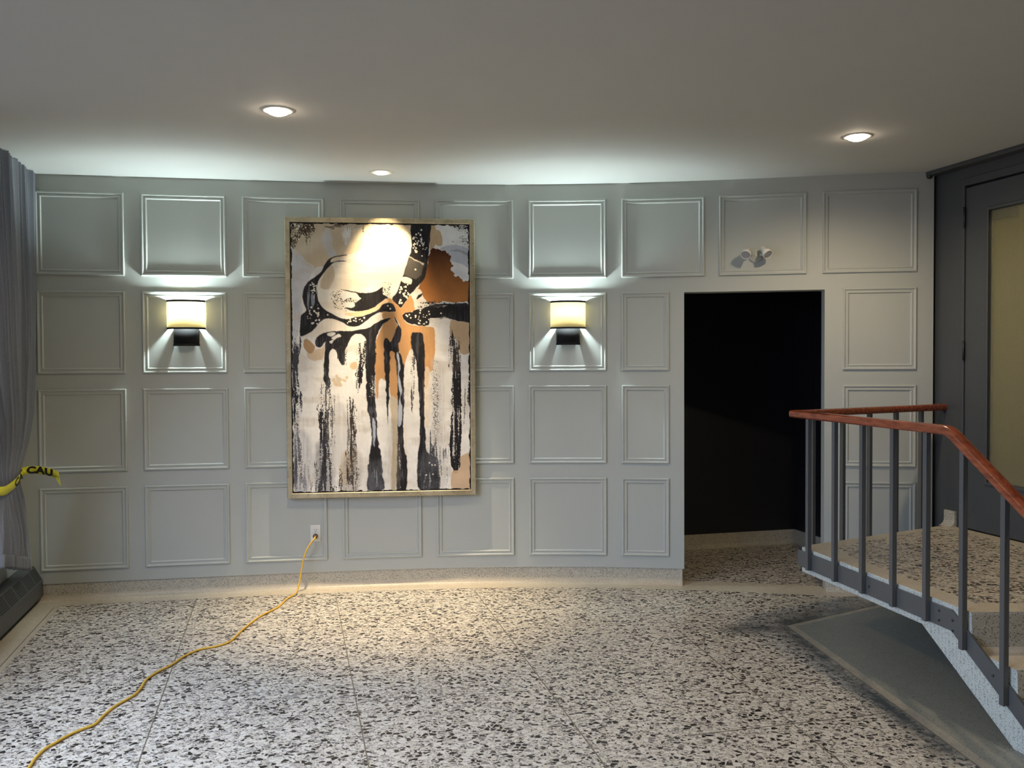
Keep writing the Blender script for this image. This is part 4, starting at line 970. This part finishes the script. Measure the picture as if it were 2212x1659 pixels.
fill(ca([(1812, 1175), (1900, 1185), (2025, 1225), (2025, 1500), (1930, 1520), (1900, 1480), (1860, 1350), (1812, 1340)]), TAN, True, 1)
# ---- lower half (second crop)
fill(cb([(985, 0), (1075, 0), (1085, 360), (1050, 362), (1020, 400), (1010, 560), (990, 500)]), OR, True, 0.7)
fill(cb([(1125, 120), (1190, 110), (1215, 300), (1212, 590), (1180, 590), (1135, 500)]), OR, True, 0.8)
fill(cb([(1225, 0), (1345, 0), (1335, 120), (1300, 230), (1265, 255)]), OR, True, 0.8)
fill(cb([(1475, 0), (1592, 0), (1580, 200), (1545, 300), (1525, 430), (1490, 440)]), OR, True, 0.8)
fill(cb([(1135, 560), (1215, 600), (1215, 860), (1195, 1480), (1150, 1480), (1160, 900)]), (0.56, 0.46, 0.33), True, 0.8)
fill(cb([(1280, 850), (1330, 900), (1330, 1300), (1310, 1490), (1280, 1490), (1300, 1150)]), (0.78, 0.62, 0.42), True, 1, 0.7)
fill(cb([(1485, 300), (1545, 300), (1540, 800), (1490, 820)]), (0.74, 0.60, 0.44), True, 1, 0.7)
fill(cb([(640, 1150), (720, 1100), (740, 1400), (620, 1420)]), (0.70, 0.55, 0.36), True, 2, 0.6)
dry(cb([(125, -20), (235, -20), (200, 300), (240, 600), (215, 900), (250, 1180), (235, 1520), (130, 1520)]), (0.055, 0.055, 0.06), 0.62)
dry(cb([(150, 450), (235, 500), (235, 700), (150, 720)]), (0.02, 0.022, 0.03), 0.75)
fill(cb([(480, -20), (520, -20), (515, 200), (512, 400), (500, 440), (470, 400), (460, 330)]), BK, True, 0.8)
dry(cb([(430, 350), (530, 380), (540, 600), (500, 760), (420, 760)]), (0.06, 0.06, 0.065), 0.52)
dry(cb([(395, 640), (500, 660), (505, 1000), (545, 1200), (530, 1510), (380, 1510), (400, 1200), (425, 950)]), BK, 0.74)
dry(cb([(455, 450), (600, 600), (610, 950), (560, 1100), (470, 900)]), (0.10, 0.09, 0.085), 0.34)
fill(cb([(585, 60), (660, 55), (690, 0), (620, -60), (540, 20)]), BK, True, 1.0); dry(cb([(580, 60), (700, 60), (700, 230), (620, 200)]), BK, 0.6)
dry(cb([(790, 60), (900, -10), (900, 150), (860, 250), (830, 480), (795, 470)]), BK, 0.66)
fill(cb([(728, 235), (745, 200), (785, 192), (798, 230), (790, 265), (750, 272)]), (0.60, 0.45, 0.28), True, 1)
for (x, y, r) in ((590, 340, 18), (560, 378, 20), (615, 375, 30), (580, 415, 26), (625, 425, 22), (660, 378, 14), (690, 355, 14), (678, 385, 14)):
    (px, py), = cb([(x, y)]); k = (wx - px) ** 2 + (wy - py) ** 2 < (r / 4.74) ** 2; IMG[k] = (0.66, 0.52, 0.35)
dry(cb([(700, 560), (790, 620), (790, 900), (800, 1200), (810, 1500), (680, 1500), (690, 1100), (700, 800)]), (0.05, 0.04, 0.03), 0.66)
dry(cb([(380, 1180), (560, 1150), (560, 1510), (375, 1510)]), BK, 0.62)
dry(cb([(135, 1180), (240, 1200), (330, 1350), (330, 1510), (135, 1510)]), (0.06, 0.06, 0.07), 0.5)
dry(cb([(240, 1200), (320, 1180), (330, 1450), (260, 1460)]), (0.3, 0.29, 0.28), 0.35)
dry(cb([(545, 1280), (800, 1250), (820, 1510), (540, 1510)]), (0.05, 0.045, 0.04), 0.42)
fill(cb([(888, -20), (985, -20), (980, 350), (985, 560), (1000, 800), (1010, 980), (1045, 1150), (1060, 1320), (1070, 1500), (915, 1500), (905, 1400), (920, 1180), (950, 1000), (940, 820), (900, 640), (892, 450)]), BK, True, 1.4)
dry(cb([(930, 350), (990, 380), (1005, 600), (960, 560)]), (0.5, 0.48, 0.46), 0.30)
fill(cb([(955, 780), (972, 770), (985, 850), (985, 960), (970, 1060), (962, 900)]), (0.42, 0.44, 0.50), True, 1)
fill(cb([(1075, -20), (1130, -20), (1135, 120), (1130, 400), (1120, 640), (1112, 850), (1100, 600), (1080, 300)]), BK, True, 1.4)
fill(cb([(1185, 100), (1245, 120), (1275, 240), (1300, 390), (1282, 600), (1272, 850), (1282, 1100), (1322, 1180), (1315, 1300), (1300, 1500), (1208, 1500), (1205, 1200), (1215, 900), (1212, 600), (1208, 320)]), BK, True, 0.8)
fill(cb([(1203, 105), (1225, 120), (1238, 250), (1228, 330), (1258, 480), (1238, 560), (1262, 680), (1250, 830), (1222, 840), (1216, 680), (1236, 520), (1216, 400), (1222, 260)]), (0.46, 0.48, 0.54), True, 0.8)
dry(cb([(1225, 1050), (1255, 1050), (1250, 1480), (1225, 1480)]), (0.6, 0.6, 0.6), 0.22)
fill(cb([(1280, 260), (1340, 80), (1400, 90), (1425, 350), (1440, 720), (1430, 1100), (1420, 1490), (1330, 1490), (1300, 900), (1285, 600)]), (0.78, 0.74, 0.68), True, 0.8)
dry(cb([(1335, 90), (1400, 90), (1385, 420), (1360, 720), (1345, 420)]), (0.07, 0.07, 0.07), 0.52)
fill(cb([(1345, -20), (1480, -20), (1490, 300), (1488, 700), (1500, 950), (1520, 1120), (1620, 1180), (1640, 1300), (1640, 1500), (1435, 1500), (1420, 1200), (1442, 950), (1440, 700), (1420, 350), (1395, 150)]), BK, True, 1.0)
dry(cb([(1500, 900), (1640, 950), (1640, 1250), (1520, 1180)]), (0.05, 0.05, 0.055), 0.45); dry(cb([(1430, 1300), (1640, 1280), (1650, 1500), (1430, 1500)]), (0.30, 0.30, 0.32), 0.25)
dry(cb([(915, 1300), (1070, 1280), (1075, 1500), (915, 1500)]), (0.28, 0.28, 0.30), 0.22)
rdots(1500, 1600, 1200, 1440, 6, cb, 21, 6, 9); rdots(910, 960, 380, 560, 7, cb, 22, 3, 7)
dry(cb([(1570, 260), (1655, 260), (1655, 980), (1570, 960)]), (0.06, 0.055, 0.05), 0.42, GRAIN * 0.8 + STREAK * 0.2)
dry(cb([(1600, 1000), (1760, 1050), (1750, 1480), (1640, 1490)]), (0.16, 0.16, 0.17), 0.25)
dry(cb([(1750, -30), (1865, -30), (1875, 300), (1870, 700), (1875, 1000), (1850, 1300), (1790, 1320), (1755, 1100), (1770, 700), (1775, 300)]), BK, 0.90)
dry(ca([(1800, 1300), (1840, 1310), (1860, 1420), (1900, 1320), (1920, 1500), (1900, 1700), (1800, 1700)]), (0.04, 0.03, 0.025), 0.66)
fill(cb([(1868, 0), (1965, 0), (1965, 90), (1880, 110)]), TAN, True, 1)
dry(cb([(1890, 450), (1925, 450), (1910, 750), (1890, 900)]), (0.2, 0.19, 0.18), 0.45); dry(cb([(1935, 330), (1985, 330), (1985, 680), (1945, 660)]), (0.04, 0.04, 0.04), 0.6)
fill(cb([(1870, 1160), (1990, 1150), (1990, 1520), (1785, 1520), (1775, 1330), (1850, 1300)]), (0.56, 0.38, 0.23), True, 1.5, 0.9, var=0.12, noise=BLOB)
for q_, c_ in (([(140, 900), (330, 1000), (320, 1480), (140, 1500)], (0.30, 0.30, 0.32)), ([(380, 1050), (560, 1000), (560, 1500), (380, 1500)], (0.10, 0.10, 0.11)), ([(560, 650), (700, 700), (690, 1250), (560, 1150)], (0.50, 0.47, 0.44)), ([(660, 1150), (820, 1100), (820, 1500), (650, 1500)], (0.16, 0.11, 0.07)), ([(900, 1250), (1090, 1200), (1080, 1500), (900, 1500)], (0.22, 0.22, 0.24)), ([(1480, 1100), (1700, 1100), (1680, 1500), (1450, 1500)], (0.16, 0.16, 0.18)), ([(1120, 850), (1215, 850), (1210, 1490), (1140, 1490)], (0.30, 0.25, 0.18)), ([(1560, 250), (1690, 250), (1680, 1000), (1570, 1000)], (0.45, 0.43, 0.41))):
    soft(cb(q_), c_, 7, 0.4 if q_[0][0] in (900, 1480) else 0.75, STREAK * 0.5 + WASH * 0.5)
# translucent washes and scuffed highlights over the whole picture
lum = IMG.mean(-1, keepdims=True)
IMG *= (0.86 + 0.28 * WASH[..., None])
tint = np.where(lum > 0.5, 1, 0) * np.clip((WASH2[..., None] - 0.52) * 2.2, 0, 0.35); IMG[:] = IMG * (1 - tint) + np.array((0.60, 0.50, 0.38)) * tint
g2 = np.where(lum < 0.06, 1, 0) * np.clip((STREAK * 0.6 + WASH * 0.4 - 0.56) * 5, 0, 0.5)[..., None] * np.clip((V[..., None] - 0.25) * 3, 0.25, 1); IMG[:] = IMG * (1 - g2) + np.array((0.13, 0.13, 0.15)) * g2
g3 = np.where(lum > 0.5, 1, 0) * np.clip((STREAK * 0.5 + WASH2 * 0.5 - 0.55) * 4, 0, 0.5)[..., None] * np.clip((V[..., None] - 0.35) * 3, 0, 1); IMG[:] = IMG * (1 - g3) + np.array((0.50, 0.47, 0.44)) * g3
# dark ragged rim of the stretched canvas
edge = np.minimum(np.minimum(gx, NX - 1 - gx), np.minimum(gy, NY - 1 - gy))
k = edge < 2.0 + 9 * (EDGE - 0.4); IMG[k] = (0.02, 0.018, 0.016)
cw0, cw1, cz0, cz1 = FW + 0.004, PW - FW - 0.004, FW + 0.004, PH - FW - 0.004
X_ = cw0 + U * (cw1 - cw0); Z_ = cz1 - V * (cz1 - cz0); Y_ = np.full_like(X_, 0.006)
me = bpy.data.meshes.new('canvas'); vn = NX * NY
me.vertices.add(vn); me.vertices.foreach_set('co', np.stack([X_, Y_, Z_], -1).astype(np.float32).ravel())
ii = (np.arange(NY - 1)[:, None] * NX + np.arange(NX - 1)[None, :]).ravel()
quads = np.stack([ii, ii + NX, ii + NX + 1, ii + 1], -1).astype(np.int32)
me.loops.add(quads.size); me.loops.foreach_set('vertex_index', quads.ravel())
me.polygons.add(len(quads)); me.polygons.foreach_set('loop_start', np.arange(0, quads.size, 4, dtype=np.int32))
me.update(calc_edges=True)
ca_ = me.color_attributes.new('artwork', 'FLOAT_COLOR', 'POINT')
rgba = np.ones((vn, 4), np.float32); rgba[:, :3] = np.clip(IMG, 0, 1).reshape(-1, 3); ca_.data.foreach_set('color', rgba.ravel())
me.materials.append(M['canvas'])
o = bpy.data.objects.new('canvas', me); COL.objects.link(o); o.parent = ptg
MB().box(cw0, cw1, 0.0065, 0.019, cz0, cz1).build('stretcher_edge', M['ink'], ptg)
